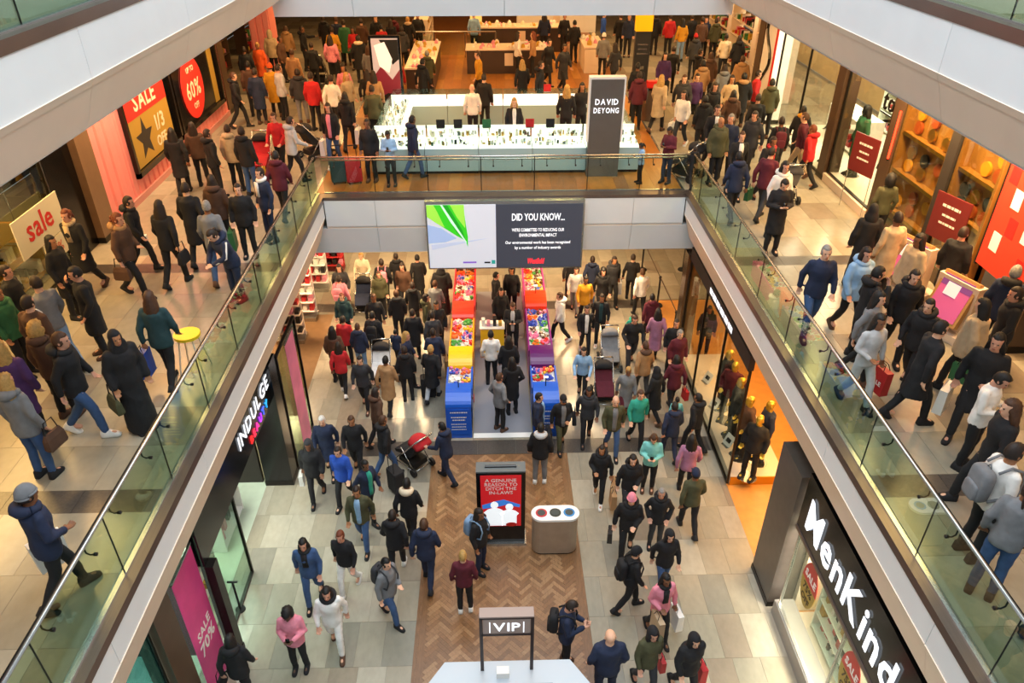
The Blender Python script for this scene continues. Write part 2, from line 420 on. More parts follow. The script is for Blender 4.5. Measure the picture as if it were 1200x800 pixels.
STAND = [((-.10, .02, .49), (-.105, -.02, .085)), ((.10, .03, .49), (.115, .01, .085))]
STRIDE = [((-.09, -.06, .49), (-.09, -.29, .14)), ((.09, .17, .50), (.09, .22, .09))]
def ARM(e, w): return [((-e[0], e[1], e[2]), (-w[0], w[1], w[2])), (e, w)]
POSES = {
 'st': dict(arms=ARM((.245, -.03, 1.13), (.25, .06, .89)), legs=STAND),
 'wk': dict(arms=[((-.245, .04, 1.13), (-.235, .17, .93)), ((.25, -.1, 1.13), (.255, -.09, .89))], legs=STRIDE, lean=.05),
 'ph': dict(arms=ARM((.235, .03, 1.12), (.07, .29, 1.17)), legs=STAND, head=.45),
 'pu': dict(arms=ARM((.25, .06, 1.14), (.2, .38, 1.02)), legs=STRIDE, lean=.12),
 'ca': dict(arms=[((-.24, .0, 1.13), (-.12, .2, 1.05)), ((.26, -.02, 1.13), (.28, .04, .89))], legs=STRIDE, lean=.04),
 'po': dict(arms=ARM((.29, -.07, 1.14), (.21, .1, .95)), legs=STAND),
 'ln': dict(arms=ARM((.22, .2, 1.2), (.06, .40, 1.16)), legs=STAND, lean=.38, head=.25),
 'ea': dict(arms=[((-.245, -.03, 1.13), (-.22, .1, .92)), ((.26, .17, 1.17), (.12, .19, 1.44))], legs=STAND, head=.15),
 're': dict(arms=[((-.245, -.03, 1.13), (-.23, .08, .9)), ((.23, .2, 1.27), (.2, .47, 1.3))], legs=STAND),
}
def mirror(p):
    f = lambda c: (-c[0], c[1], c[2])
    return dict(p, arms=[tuple(map(f, p['arms'][1])), tuple(map(f, p['arms'][0]))], legs=[tuple(map(f, p['legs'][1])), tuple(map(f, p['legs'][0]))])
for _k in ('wk', 'ca', 'ea', 're', 'pu'): POSES[_k + '2'] = mirror(POSES[_k])
HC = V((0, .012, 1.605))
def TL(P):
    a = -P.get('lean', 0); piv = V((0, 0, .92)); R = Matrix.Rotation(a, 3, 'X')
    def f(p):
        p = V(p); w = max(0, min(1, (p.z - .88) / .16))
        return p.lerp(piv + R @ (p - piv), w) if w else p
    return f
def HL(P):
    a = -P.get('head', 0); piv = V((0, 0, 1.49)); R = Matrix.Rotation(a, 3, 'X'); t = TL(P)
    return lambda p: t(piv + R @ (V(p) - piv))
def oval(z, rx, ry, yc, f, n=16, xc=0):
    return [f((xc + rx * math.cos(2 * math.pi * k / n), yc + ry * math.sin(2 * math.pi * k / n), z)) for k in range(n)]
TORSO = [(.84, .13, .09, 0), (.93, .16, .112, 0), (1.02, .145, .10, 0), (1.10, .135, .095, 0), (1.20, .15, .105, .005), (1.30, .168, .112, .005), (1.38, .155, .10, 0), (1.43, .10, .08, 0), (1.46, .065, .065, 0), (1.54, .055, .06, .01)]
HEADR = [(-.128, .018, .025, .035), (-.105, .044, .058, .024), (-.07, .058, .078, .012), (-.03, .067, .09, .004), (.02, .074, .098, 0), (.06, .073, .097, -.004), (.09, .06, .082, -.006), (.112, .034, .05, -.006), (.118, .01, .015, -.006)]
SH = .165
def capsule(mb, pts, radii):
    pts = [V(p) for p in pts]; a = (pts[0] - pts[1]).normalized() * radii[0] * .7; b = (pts[-1] - pts[-2]).normalized() * radii[-1] * .7
    mb.tube([pts[0] + a] + pts + [pts[-1] + b], [radii[0] * .6] + list(radii) + [radii[-1] * .6], 10)
_body = {}
def body_mesh(pose):
    if pose in _body: return _body[pose]
    P = POSES[pose]; t, h = TL(P), HL(P); mb = MB()
    mb.rings([oval(*r, t) for r in TORSO])
    mb.rings([oval(HC.z + z, rx, ry, HC.y + yc, h) for z, rx, ry, yc in HEADR])
    mb.tube([t((0, 0, 1.42)), h((0, .005, 1.5)), h((0, .005, 1.56))], [.06, .056, .054], 12)
    mb.ell(h(HC + V((0, .098, -.022))), (.014, .02, .022), 8, 6)
    mb.ell(h(HC + V((0, .088, -.065))), (.024, .012, .012), 8, 6)
    mb.ell(h(HC + V((0, .086, .03))), (.045, .014, .012), 8, 6)
    for s in (-1, 1): mb.ell(h(HC + V((s * .077, -.002, -.012))), (.012, .022, .032), 8, 6)
    for i, s in ((0, -1), (1, 1)):
        e, w = map(t, P['arms'][i]); sh = t((s * SH, 0, 1.395))
        capsule(mb, [sh, sh.lerp(e, .5), e, e.lerp(w, .5), w], [.052, .046, .042, .037, .027])
        d = (w - e).normalized(); side = V((1, 0, 0)); side = (side - d * side.dot(d)).normalized(); nrm = d.cross(side)
        pc = w + d * .05
        mb.rings([[w + d * q + (side * math.cos(a) * rx + nrm * math.sin(a) * ry) for a in [2 * math.pi * k / 10 for k in range(10)]] for q, rx, ry in ((-.01, .026, .022), (.02, .034, .018), (.055, .042, .017), (.09, .041, .015))])
        for k, ln in enumerate((.062, .074, .070, .055)):
            o = (k - 1.5) * .0225; b0 = w + d * .082 + side * o; fan = side * o * .16
            curl = nrm * (-.012)
            b1 = b0 + d * ln * .5 + fan * .5 + curl; b2 = b1 + d * ln * .4 + curl * 2.2
            capsule(mb, [b0, b1, b2], [.0095, .009, .0082])
        ts = -s if abs(d.z) > .5 else -s
        b0 = w + d * .03 + side * ts * .03; capsule(mb, [b0, b0 + d * .03 + side * ts * .026, b0 + d * .062 + side * ts * .032], [.0115, .0105, .009])
        k_, a_ = map(V, P['legs'][i]); hp = V((s * .09, 0, .90))
        capsule(mb, [hp, hp.lerp(k_, .5), k_, k_.lerp(a_, .45), a_ + V((0, 0, -.01))], [.082, .072, .054, .055, .038])
        capsule(mb, [a_ + V((0, -.02, -.02)), a_ + V((0, .12, -.045))], [.038, .035])
    _body[pose] = remesh(mb, 'body', .0085, .16, 1); return _body[pose]
_gar = {}
GAR = {  # torso grow x, y, sleeve radii, hem rings
 'sw': (.024, .028, (.067, .057, .044), .82), 'jk': (.034, .042, (.072, .061, .049), .78), 'pf': (.058, .066, (.09, .078, .062), .76),
 'ct': (.036, .045, (.074, .062, .050), None), 'ab': (.036, .045, (.085, .075, .066), None), 'dr': (.024, .028, (.067, .057, .044), None), 'pn': (.06, .06, (.085, .08, .07), None)}
def garment(pose, g):
    k = (pose, g)
    if k in _gar: return _gar[k]
    P = POSES[pose]; t = TL(P); gx, gy, sl, hem = GAR[g]; mb = MB()
    walk = abs(P['legs'][0][1][1] - P['legs'][1][1][1]) > .2
    R = []
    if g == 'ab': R += [(.03, .24, .26, -.03), (.3, .225, .24, -.02), (.6, .205, .19, -.01), (.8, .19, .15, 0)]
    elif g == 'ct': R += [(.50, .205, .22 if walk else .17, 0), (.66, .195, .18 if walk else .16, 0), (.8, .19, .155, 0)]
    elif g == 'dr': R += [(.55, .19, .2 if walk else .16, 0), (.75, .178, .145, 0)]
    elif g == 'pn': R += [(.78, .3, .24, 0), (.95, .28, .22, 0)]
    else: R += [(hem, .155 + gx, .11 + gy, 0)]
    for z, rx, ry, yc in TORSO[1:9]:
        if g == 'pn' and z < 1.25: continue
        R.append((z, rx + gx * (1 if z < 1.4 else .5), ry + gy * (1 if z < 1.4 else .45), yc))
    mb.rings([oval(*r, t) for r in R])
    for i, s in ((0, -1), (1, 1)):
        e, w = map(t, P['arms'][i]); sh = t((s * SH, 0, 1.395)); w2 = e.lerp(w, .96)
        capsule(mb, [sh, sh.lerp(e, .5), e, e.lerp(w2, .5), w2], [sl[0], (sl[0] + sl[1]) / 2, sl[1], (sl[1] + sl[2]) / 2, sl[2]])
    mb.tube([t((0, 0, 1.40)), t((0, -.005, 1.475))], [.095, .073], 12)
    _gar[k] = remesh(mb, {'sw': 'top', 'jk': 'jacket', 'pf': 'puffer', 'ct': 'coat', 'ab': 'robe', 'dr': 'dress', 'pn': 'shawl'}[g], .02, .42, 2, .026)
    return _gar[k]
def trousers(pose):
    k = (pose, 'tr')
    if k in _gar: return _gar[k]
    P = POSES[pose]; mb = MB(); t = TL(P)
    mb.ell((0, 0, .90), (.16, .12, .13), 14, 8)
    mb.rings([oval(*r, t) for r in ((.86, .15, .11, 0), (.95, .162, .118, 0), (1.03, .148, .105, 0))])
    for i, s in ((0, -1), (1, 1)):
        kn, a = map(V, P['legs'][i]); hp = V((s * .088, 0, .88))
        capsule(mb, [hp, hp.lerp(kn, .5), kn, kn.lerp(a, .5), a + V((0, 0, .02))], [.095, .085, .070, .066, .056])
    _gar[k] = remesh(mb, 'trousers', .019, .36, 2, .02); return _gar[k]
def shoe(pose, i):
    k = (pose, 'shoe', i)
    if k in _gar: return _gar[k]
    P = POSES[pose]; kn, a = map(V, P['legs'][i]); mb = MB(); pitch = 0 if a.z < .12 else -.6
    base = a.z - .085; R = Matrix.Rotation(pitch, 3, 'X')
    prof = [(-.082, .028, .05), (-.066, .044, .11), (-.02, .05, .125), (.03, .05, .105), (.09, .052, .07), (.15, .047, .052), (.19, .026, .034)]
    rings = []
    for y, hw, ht in prof:
        rings.append([a + R @ V((x, y, z - .085)) for x, z in ((-hw, 0), (hw, 0), (hw * 1.02, .022), (hw * .8, ht), (0, ht * 1.1), (-hw * .8, ht), (-hw * 1.02, .022))])
    mb.rings(rings); me = mb.mesh('shoe', [None], True); _gar[k] = me; return me
def headgrid(pose, fn, nu=30, nv=16, name='hair', rip=.035):
    h = HL(POSES[pose]); mb = MB(); rings = []
    for j in range(nv + 1):
        la = -math.pi / 2 + math.pi * j / nv; la = max(-1.55, min(1.55, la)); ring = []
        for k in range(nu):
            lo = 2 * math.pi * k / nu
            dv = V((math.cos(la) * math.cos(lo), math.cos(la) * math.sin(lo), math.sin(la))); pv = fn(dv)
            if name == 'hair' and pv.length > .088: pv = pv * (1 + rip * math.sin(lo * 11 + 3 * math.sin(la * 4)) + rip * .8 * math.sin(la * 13 + lo * 5))
            ring.append(h(HC + pv))
        rings.append(ring)
    mb.rings(rings); return mb
HB = V((.078, .102, .122))
def _face(d, up=.42): return d.y > .25 and d.z < up and abs(d.x) < .88
def h_short(d):
    p = V((d.x * HB.x, d.y * HB.y, d.z * HB.z))
    if _face(d) or d.z < -.45: return p * .78
    return p * 1.10 + V((0, -.004, .004))
def h_long(d):
    p = V((d.x * HB.x, d.y * HB.y, d.z * HB.z))
    if _face(d, .5): return p * .78
    p = p * 1.15 + V((0, -.008, .004))
    if d.z < -.1:
        k = (-.1 - d.z) / .9; p.z -= .27 * k; p.y = min(p.y, .02) - .07 * k; p.x *= 1.2 + .9 * k
    return p
def h_curly(d):
    p = V((d.x * HB.x, d.y * HB.y, d.z * HB.z))
    if _face(d, .45): return p * .8
    return p * (1.42 + .06 * math.sin(d.x * 23) * math.cos(d.y * 19 + d.z * 17)) + V((0, -.025, -.005))
def h_hood(d):
    p = V((d.x * HB.x, d.y * HB.y, d.z * HB.z))
    if d.y > .45 and d.z < .45 and abs(d.x) < .75: return p * .8
    p = p * 1.36 + V((0, -.015, -.005))
    if d.z < -.4: p.z -= .05; p.x *= 1.3
    return p
def h_scarf(d):
    p = V((d.x * HB.x, d.y * HB.y, d.z * HB.z))
    if d.y > .5 and -.62 < d.z < .5 and abs(d.x) < .7: return p * .8
    p = p * 1.2 + V((0, -.006, 0))
    if d.z < -.35:
        k = (-.35 - d.z) / .65; p.z -= .13 * k; p.x *= 1.3 + 1.3 * k; p.y *= 1.1 + .7 * k
    return p
def h_beanie(d):
    p = V((d.x * HB.x, d.y * HB.y, d.z * HB.z))
    if d.z < .12 - (.25 if d.y < 0 else 0): return p * .8
    return p * 1.17 + V((0, -.004, .012))
_hair = {}
def hair_mesh(pose, st):
    k = (pose, st)
    if k in _hair: return _hair[k]
    fn = {'s': h_short, 'l': h_long, 'c': h_curly, 'b': h_short, 'h': h_hood, 'j': h_scarf, 'k': h_beanie, 'p': h_beanie}[st]
    mb = headgrid(pose, fn, name='hair' if st in 'slbc' else 'hat', rip=.022 if st in 'sb' else .045); h = HL(POSES[pose])
    if st == 'b':
        mb.ell(h(HC + V((0, -.12, .03))), (.04, .035, .04), 10, 6); mb.tube([h(HC + V((0, -.125, .01))), h(HC + V((0, -.15, -.07))), h(HC + V((0, -.13, -.17)))], [.03, .034, .012], 8)
    if st == 'p':
        mb.add([h(HC + V(p)) for p in ((-.06, .085, .035), (.06, .085, .035), (.05, .165, .02), (-.05, .165, .02), (-.06, .085, .045), (.06, .085, .045), (.05, .165, .028), (-.05, .165, .028))],
               [(3, 2, 1, 0), (4, 5, 6, 7), (0, 1, 5, 4), (1, 2, 6, 5), (2, 3, 7, 6), (3, 0, 4, 7)])
    if st == 'k': mb.tube([h(HC + V((.088 * math.cos(a), .112 * math.sin(a) - .004, .035 + (-.03 if math.sin(a) < 0 else 0)))) for a in [2 * math.pi * i / 16 for i in range(17)]], .014, 6)
    _hair[k] = mb.mesh({'h': 'hood', 'j': 'headscarf', 'k': 'beanie', 'p': 'cap'}.get(st, 'hair'), [None], True); return _hair[k]
_misc = {}
def misc(pose, what):
    k = (pose, what)
    if k in _misc: return _misc[k]
    P = POSES[pose]; h, t = HL(P), TL(P); mb = MB()
    if what in ('eye0', 'eye1'):
        for s in ((-1,) if what == 'eye0' else (1,)):
            mb.ell(h(HC + V((s * .031, .088, .008))), (.013, .01, .009), 8, 6)
    elif what == 'mouth': mb.ell(h(HC + V((0, .098, -.064))), (.024, .008, .008), 10, 6)
    elif what == 'backpack':
        def sb(c, r, e=.45, n=14, m=10):
            rings = []
            f = lambda x: math.copysign(abs(x) ** e, x)
            for j in range(m + 1):
                a = -1.56 + 3.12 * j / m
                rings.append([t(V(c) + V((r[0] * f(math.cos(a)) * f(math.cos(2 * math.pi * i / n)), r[1] * f(math.cos(a)) * f(math.sin(2 * math.pi * i / n)), r[2] * f(math.sin(a))))) for i in range(n)])
            mb.rings(rings)
        sb((0, -.235, 1.18), (.15, .085, .22)); sb((0, -.315, 1.09), (.115, .035, .11))
        for s in (-1, 1): mb.tube([t((s * .11, -.16, 1.4)), t((s * .115, -.03, 1.475)), t((s * .12, .11, 1.42)), t((s * .135, .165, 1.28)), t((s * .16, .13, 1.1)), t((s * .13, -.17, 1.0))], .017, 6)
        mb.tube([t((-.03, -.2, 1.4)), t((0, -.2, 1.45)), t((.03, -.2, 1.4))], .009, 6)
    elif what == 'hood_down':
        rings = []
        n = 16
        for i in range(n):
            a = 2 * math.pi * i / n; r = .045 + .03 * max(0, -math.sin(a)); cx, cy = .11 * math.cos(a), .105 * math.sin(a) - .03
            rings.append((t((cx, cy, 1.47 - .045 * max(0, math.sin(a)) + .01)), r))
        mb.tube([p for p, r in rings] + [rings[0][0]], [r for p, r in rings] + [rings[0][1]], 8)
    elif what == 'scarf':
        mb.tube([t((.085 * math.cos(a), .085 * math.sin(a) + .005, 1.475 - .02 * math.sin(a))) for a in [2 * math.pi * i / 14 for i in range(15)]], .042, 8)
        mb.box(-.05, .06, .14, .17, 1.12, 1.44)
    elif what == 'shirt':
        g = .05; rows = []
        for z, w, y in ((.84, .045, .172), (.95, .05, .178), (1.05, .05, .165), (1.2, .055, .172), (1.32, .062, .172), (1.40, .06, .15), (1.455, .045, .115)):
            rows.append([t((-w, y - .012, z)), t((0, y, z)), t((w, y - .012, z)), t((w, y - .04, z)), t((-w, y - .04, z))])
        mb.rings(rows)
    elif what == 'phone':
        c = (t(V(P['arms'][0][1])) + t(V(P['arms'][1][1]))) / 2; mb.box(c.x - .037, c.x + .037, c.y + .05, c.y + .06, c.z - .02, c.z + .13)
    elif what == 'stripe':
        for i in (0, 1):
            e, w = map(t, P['arms'][i]); s = (-1, 1)[i]; sh = t((s * SH, 0, 1.42))
            mb.tube([sh + V((s * .06, 0, .02)), e + V((s * .05, 0, 0)), w + V((s * .035, 0, 0))], .018, 6)
    _misc[k] = mb.mesh(what, [None], True); return _misc[k]
COL = dict(k=('black', '#17171b'), ch=('charcoal', '#303136'), n=('navy', '#1c2742'), g=('grey', '#75777b'), lg=('light grey', '#b3b5b8'), w=('white', '#e4e2de'),
  cr=('cream', '#d6c6aa'), t=('tan', '#a67f56'), b=('brown', '#523829'), ol=('olive', '#48482f'), gn=('green', '#2d6843'), te=('teal', '#2d9c88'), aq=('aqua', '#7cc6c1'),
  lb=('light blue', '#8cb1d6'), bl=('blue', '#1f4cae'), j=('blue denim', '#37537e'), lj=('pale denim', '#7995b5'), r=('red', '#b51e25'), m=('maroon', '#571626'), pk=('pink', '#dc8698'),
  mv=('mauve', '#a06c88'), pu=('purple', '#48295c'), y=('mustard', '#c68c1d'), o=('orange', '#d0541b'), be=('beige', '#b59f80'), dt=('dark teal', '#1f3d42'))
HAIRC = dict(k=('black', '#120e0d'), d=('dark brown', '#241710'), b=('brown', '#472c1a'), y=('blonde', '#ad884c'), g=('grey', '#85827e'), w=('white', '#cdcac4'), a=('auburn', '#682f16'))
SKIN = [mat('skin_%s' % n, h, .55) for n, h in (('fair', '#d9a98c'), ('light', '#c8937a'), ('tan', '#a9744f'), ('brown', '#7d5136'), ('dark', '#4f3324'))]
M_eye = mat('dark_eye', '#171210', .3); M_lip = mat('lips', '#93503f', .5)
def cloth(c): n, h = COL[c]; return mat('fabric_' + n.replace(' ', '_'), h, .85, noise=.12, scale=9, bump=.12)
def haircol(c): n, h = HAIRC[c]; return mat('hair_' + n.replace(' ', '_'), h, .6, noise=.25, scale=30)
FACE = dict(n=0, ne=-45, e=-90, se=-135, s=180, sw=135, w=90, nw=45)
GN = dict(sw='top', jk='jacket', pf='puffer jacket', ct='long coat', ab='full length robe', dr='dress', pn='shawl')
HN = dict(s='short {} hair', l='long {} hair', c='curly {} hair', b='tied {} hair', h='{} hood up', j='{} headscarf', k='{} beanie', p='{} cap')
PN = {'wk': 'walking', 'ph': 'looking at phone', 'pu': 'pushing forward', 'ca': 'carrying', 'po': 'hands in pockets', 'ln': 'leaning', 'ea': 'hand raised to face', 're': 'reaching out', 'st': 'standing'}
PEOPLE = []; STROLL = []
def parse(level, txt):
    for ln in txt.strip().splitlines():
        a = ln.split()
        if not a: continue
        u, v, face, pose, top, bot, hair = float(a[0]), float(a[1]), *a[2:7]
        PEOPLE.append(dict(level=level, u=u, v=v, face=face, pose=pose, top=top, bot=bot, hair=hair, ex=a[7:]))
def place_people(levels):
    rnd = random.Random(11)
    for q in PEOPLE:
        z = levels[q['level']]; ch = 'child' in q['ex']
        q['h'] = (.63 if ch else rnd.uniform(.90, .98)) ; q['z'] = z
        p = PZ(q['u'], q['v'], z + 1.715 * q['h']); q['x'], q['y'] = p.x, p.y
        if q['level'] == 1 and p.y < 17.8 and -3.9 < p.x < 4.5 and p.y > 14.5:
            p = PY(q['u'], q['v'], 17.85); q['h'] = max(.6, min(1.05, (p.z - z) / 1.715)); q['x'], q['y'] = p.x, p.y
        q['x0'], q['y0'] = p.x, p.y
def rad(q, dx, dy):
    if 'child' in q['ex']: return .24
    a = math.radians(FACE[q['face']]) + math.pi / 2; d = math.hypot(dx, dy) or 1; c = (dx * math.cos(a) + dy * math.sin(a)) / d
    rl = .43 if q['pose'].rstrip('2') in ('wk', 'ca', 'pu') else (.36 if q['pose'] in ('ph', 'ln', 're') else .25); rw = .34 + (.04 if 'big' in q['ex'] else 0)
    return math.sqrt((c * rl) ** 2 + (1 - c * c) * rw * rw) * .93
def relax(obst, limits, it=90):
    for _ in range(it):
        for i, a in enumerate(PEOPLE):
            for b in PEOPLE[:i]:
                if a['level'] != b['level']: continue
                dx, dy = a['x'] - b['x'], a['y'] - b['y']; d = math.hypot(dx, dy); m = rad(a, dx, dy) + rad(b, dx, dy)
                if d < m:
                    if d < 1e-4: dx, dy, d = .01, .01, .014
                    k = (m - d) / d * .5; a['x'] += dx * k; a['y'] += dy * k; b['x'] -= dx * k; b['y'] -= dy * k
        for a in PEOPLE:
            for (lv, x0, x1, y0, y1) in obst:
                if lv == a['level'] and x0 < a['x'] < x1 and y0 < a['y'] < y1:
                    o = [(a['x'] - x0, 'x', x0), (x1 - a['x'], 'x', x1), (a['y'] - y0, 'y', y0), (y1 - a['y'], 'y', y1)]; o.sort(key=lambda t: t[0]); a[o[0][1]] = o[0][2]
            limits(a)
BAGS = []
def build_people(landmarks):
    for i, q in enumerate(PEOPLE):
        rnd = random.Random(i * 7 + 3); pose = q['pose']
        if pose in ('wk', 'ca', 'ea', 're', 'pu') and rnd.random() < .5 and 'R' not in q['ex']: pose += '2'
        tg, tc = q['top'].split(':'); bg_, bc = q['bot'].split(':'); hs, hc = q['hair'].split(':') if ':' in q['hair'] else (q['hair'], 'k')
        o = link('person', body_mesh(pose), None, (q['x'], q['y'], q['z'])); o.rotation_euler.z = math.radians(FACE[q['face']] + rnd.uniform(-14, 14))
        k = q['h']; wd = k * (rnd.uniform(.92, 1.0) if 'big' not in q['ex'] else 1.12); o.scale = (wd, wd, k)
        sk = [e for e in q['ex'] if e.startswith('skin')]
        setmat(o, SKIN[int(sk[0][4:]) if sk else rnd.choice((0, 0, 1, 1, 2, 3))])
        def part(name, me, m): c = link(name, me, o, local=True); setmat(c, m); return c
        part({'sw': 'top', 'jk': 'jacket', 'pf': 'puffer_jacket', 'ct': 'coat', 'ab': 'robe', 'dr': 'dress', 'pn': 'shawl'}[tg], garment(pose, tg), cloth(tc))
        if tg == 'pn': part('top', garment(pose, 'sw'), cloth('k'))
        if tg != 'ab': part('trousers' if bg_ == 'tr' else 'leggings', trousers(pose), cloth(bc))
        shc = 'w' if 'ws' in q['ex'] else ('k' if rnd.random() < .8 else 'b')
        for s in (0, 1): part('shoe', shoe(pose, s), cloth(shc))
        if hs != 'x': part({'h': 'hood', 'j': 'headscarf', 'k': 'beanie', 'p': 'cap'}.get(hs, 'hair'), hair_mesh(pose, hs), cloth(hc) if hs in 'hjkp' else haircol(hc))
        if hs in 'kp': part('hair', hair_mesh(pose, 's'), haircol('d'))
        dist = math.hypot(q['x'], q['y'])
        if dist < 24 and math.cos(math.radians(FACE[q['face']])) < .5:
            part('eye', misc(pose, 'eye0'), M_eye); part('eye', misc(pose, 'eye1'), M_eye); part('mouth', misc(pose, 'mouth'), M_lip)
        words = ''
        if tg in ('jk', 'pf') and hs not in 'hj' and not any(e[:2] in ('hd', 'sc', 'bp', 'sh') for e in q['ex']) and rnd.random() < .5: part('hood', misc(pose, 'hood_down'), cloth(tc))
        for e in q['ex']:
            kk, _, cc = e.partition('=')
            if kk == 'bp': part('backpack', misc(pose, 'backpack'), cloth(cc)); words = ' and %s backpack' % COL[cc][0]
            elif kk == 'hd': part('hood', misc(pose, 'hood_down'), cloth(cc)); words = words or ' with %s hood down' % COL[cc][0]
            elif kk == 'sc': part('scarf', misc(pose, 'scarf'), cloth(cc)); words = words or ' and %s scarf' % COL[cc][0]
            elif kk == 'sh': part('shirt', misc(pose, 'shirt'), cloth(cc)); words = words or ' over %s shirt' % COL[cc][0]
            elif kk == 'stripe': part('sleeve_stripe', misc(pose, 'stripe'), cloth('w')); words = ' with white sleeve stripes'
            elif kk in ('bag', 'hbag', 'sbag', 'case'): BAGS.append((kk, cc, q, o, pose))
        if pose in ('ph',): part('phone', misc(pose, 'phone'), M_black)
        lms = [l[3] for l in sorted((l for l in landmarks if l[0] == q['level']), key=lambda l: math.hypot(l[1] - q['x'], l[2] - q['y']))]; lm = lms[0]
        kid = 'child' if 'child' in q['ex'] else 'person'
        hn = 'shaven head' if hs == 'x' else HN[hs].format(COL[hc][0] if hs in 'hjkp' else HAIRC[hc][0])
        core = '%s in %s %s%s' % (kid, COL[tc][0], GN[tg], words)
        bots = '' if tg == 'ab' else ' and %s trousers' % COL[bc][0]
        pn = PN[q['pose'].rstrip('2')]
        cands = [core + bots + ', %s, %s %s' % (hn, pn, lm), core + ', %s, %s %s' % (hn, pn, lm), core + ', %s, %s' % (hn, lm), core + ', ' + lm]
        q['cands'] = [c for c in cands if len(c.split()) <= 16] or [cands[-1]]
        q['alts'] = [c.replace(lm, m_) for m_ in lms[1:4] for c in q['cands']]; q['alts'] = [c for c in q['alts'] if len(c.split()) <= 16]
        q['lm'] = lm; q['obj'] = o; o['category'] = kid; o['label'] = q['cands'][0]
    from collections import defaultdict
    g = defaultdict(list)
    seen = set()
    for q in PEOPLE:
        l = next((c for c in q['cands'][:1] + q['alts'] if c not in seen), q['cands'][0]); seen.add(l); q['obj']['label'] = l
        g[l].append(q)
    for l, qs in g.items():
        for q in qs: q['obj']['group'] = 'shoppers on the ' + ('ground floor' if q['level'] == 0 else 'upper gallery')
    return g
# ---- things people carry
def hand_world(q, o, pose, side):
    P = POSES[pose]; t = TL(P); e, w = map(t, P['arms'][side]); p = w + (w - e).normalized() * .07
    return o.matrix_basis @ p
_bagme = {}
def bag_parts(kind):
    if kind in _bagme: return _bagme[kind]
    b, h = MB(), MB()
    if kind in ('bag', 'sbag'):
        w, d, t = (.17, .065, .40) if kind == 'bag' else (.12, .05, .27)
        b.add([(-w * .92, -d, -t - .1), (w * .92, -d, -t - .1), (w * .92, d, -t - .1), (-w * .92, d, -t - .1), (-w, -d * .8, -.1), (w, -d * .8, -.1), (w, d * .8, -.1), (-w, d * .8, -.1)],
              [(3, 2, 1, 0), (0, 1, 5, 4), (1, 2, 6, 5), (2, 3, 7, 6), (3, 0, 4, 7), (4, 5, 6, 7)])
        for y in (-d * .8, d * .8): h.tube([(-w * .45, y, -.1), (-w * .3, y * .4, -.01), (w * .3, y * .4, -.01), (w * .45, y, -.1)], .006, 5)
    elif kind == 'hbag':
        b.rings([[(x * s, y * s2, z) for x, y in ((-.15, -.05), (.15, -.05), (.16, 0), (.15, .05), (-.15, .05), (-.16, 0))] for s, s2, z in ((.9, .9, -.27), (1, 1, -.24), (.95, .8, -.1), (.8, .35, -.03))])
        h.tube([(-.11, 0, -.05), (-.07, 0, .14), (.07, 0, .14), (.11, 0, -.05)], .009, 6)
    elif kind == 'case':
        for z in (.05, .62): pass
        b.rings([[(x * s, y * s, z) for x, y in ((-.19, -.11), (-.16, -.13), (.16, -.13), (.19, -.11), (.19, .11), (.16, .13), (-.16, .13), (-.19, .11))] for s, z in ((.92, .05), (1, .08), (1, .58), (.92, .62))])
        for x in (-.1, .1): h.tube([(x, -.09, .6), (x, -.09, .98)], .009, 6)
        h.tube([(-.11, -.09, .98), (.11, -.09, .98)], .014, 6)
        for x in (-.14, .14):
            for y in (-.09, .09): h.tube([(x - .012, y, .028), (x + .012, y, .028)], .028, 8)
    _bagme[kind] = (b.mesh({'case': 'case_shell'}.get(kind, 'bag_body'), [None]), h.mesh('handle', [None])); return _bagme[kind]
def build_bags():
    used = {}
    for kind, cc, q, o, pose in BAGS:
        side = 1 if pose in ('ca', 'st', 'wk', 'po', 're2', 'ph') else 0
        if used.get(id(q)): side = 1 - side
        used[id(q)] = 1
        p = hand_world(q, o, pose, side); rz = o.rotation_euler.z
        name, cat = {'bag': ('shopping_bag', 'bag'), 'sbag': ('shopping_bag', 'bag'), 'hbag': ('handbag', 'bag'), 'case': ('suitcase', 'suitcase')}[kind]
        if kind != 'case': p = p + V((math.cos(rz), math.sin(rz), 0)) * .06 * (1 if side else -1)
        if kind == 'case':
            out = V((math.cos(rz), math.sin(rz), 0)) * .3 * (1 if side else -1); p = V((p.x + out.x, p.y + out.y, q['z'] + .001))
        r = link(name, None, None, p); r.rotation_euler.z = rz + (math.pi / 2 if kind != 'case' else 0)
        b, h = bag_parts(kind)
        c = link('case_shell' if kind == 'case' else 'bag_body', b, r, local=True); setmat(c, cloth(cc) if kind in ('hbag', 'case') else mat('bag_' + COL[cc][0].replace(' ', '_'), COL[cc][1], .45))
        c = link('handle', h, r, local=True); setmat(c, cloth('k' if cc != 'w' else 'lg'))
        if kind == 'bag' and cc == 'r' and q['level']:
            for s_ in (-1, 1):
                tx = link('lettering', textmesh('SALE', .1, .001, .002), r, local=True); tx.matrix_basis = frame((0, s_ * .064, -.36), (-s_, 0, 0), (0, 0, 1)); setmat(tx, M_plainwhite)
        lab = {'bag': '%s shopping bag', 'sbag': 'small %s shopping bag', 'hbag': '%s handbag', 'case': 'upright %s wheeled suitcase'}[kind] % COL[cc][0]
        lab += ' held by ' if kind != 'case' else ' beside '
        full = q['obj']['label'].split(',')[0]
        opts = [lab + full + ' ' + q['lm'], lab + 'shopper ' + q['lm'], lab + full]; lab = next(c for c in opts if len(c.split()) <= 16)
        tag(r, lab, cat, 'bags carried by shoppers')
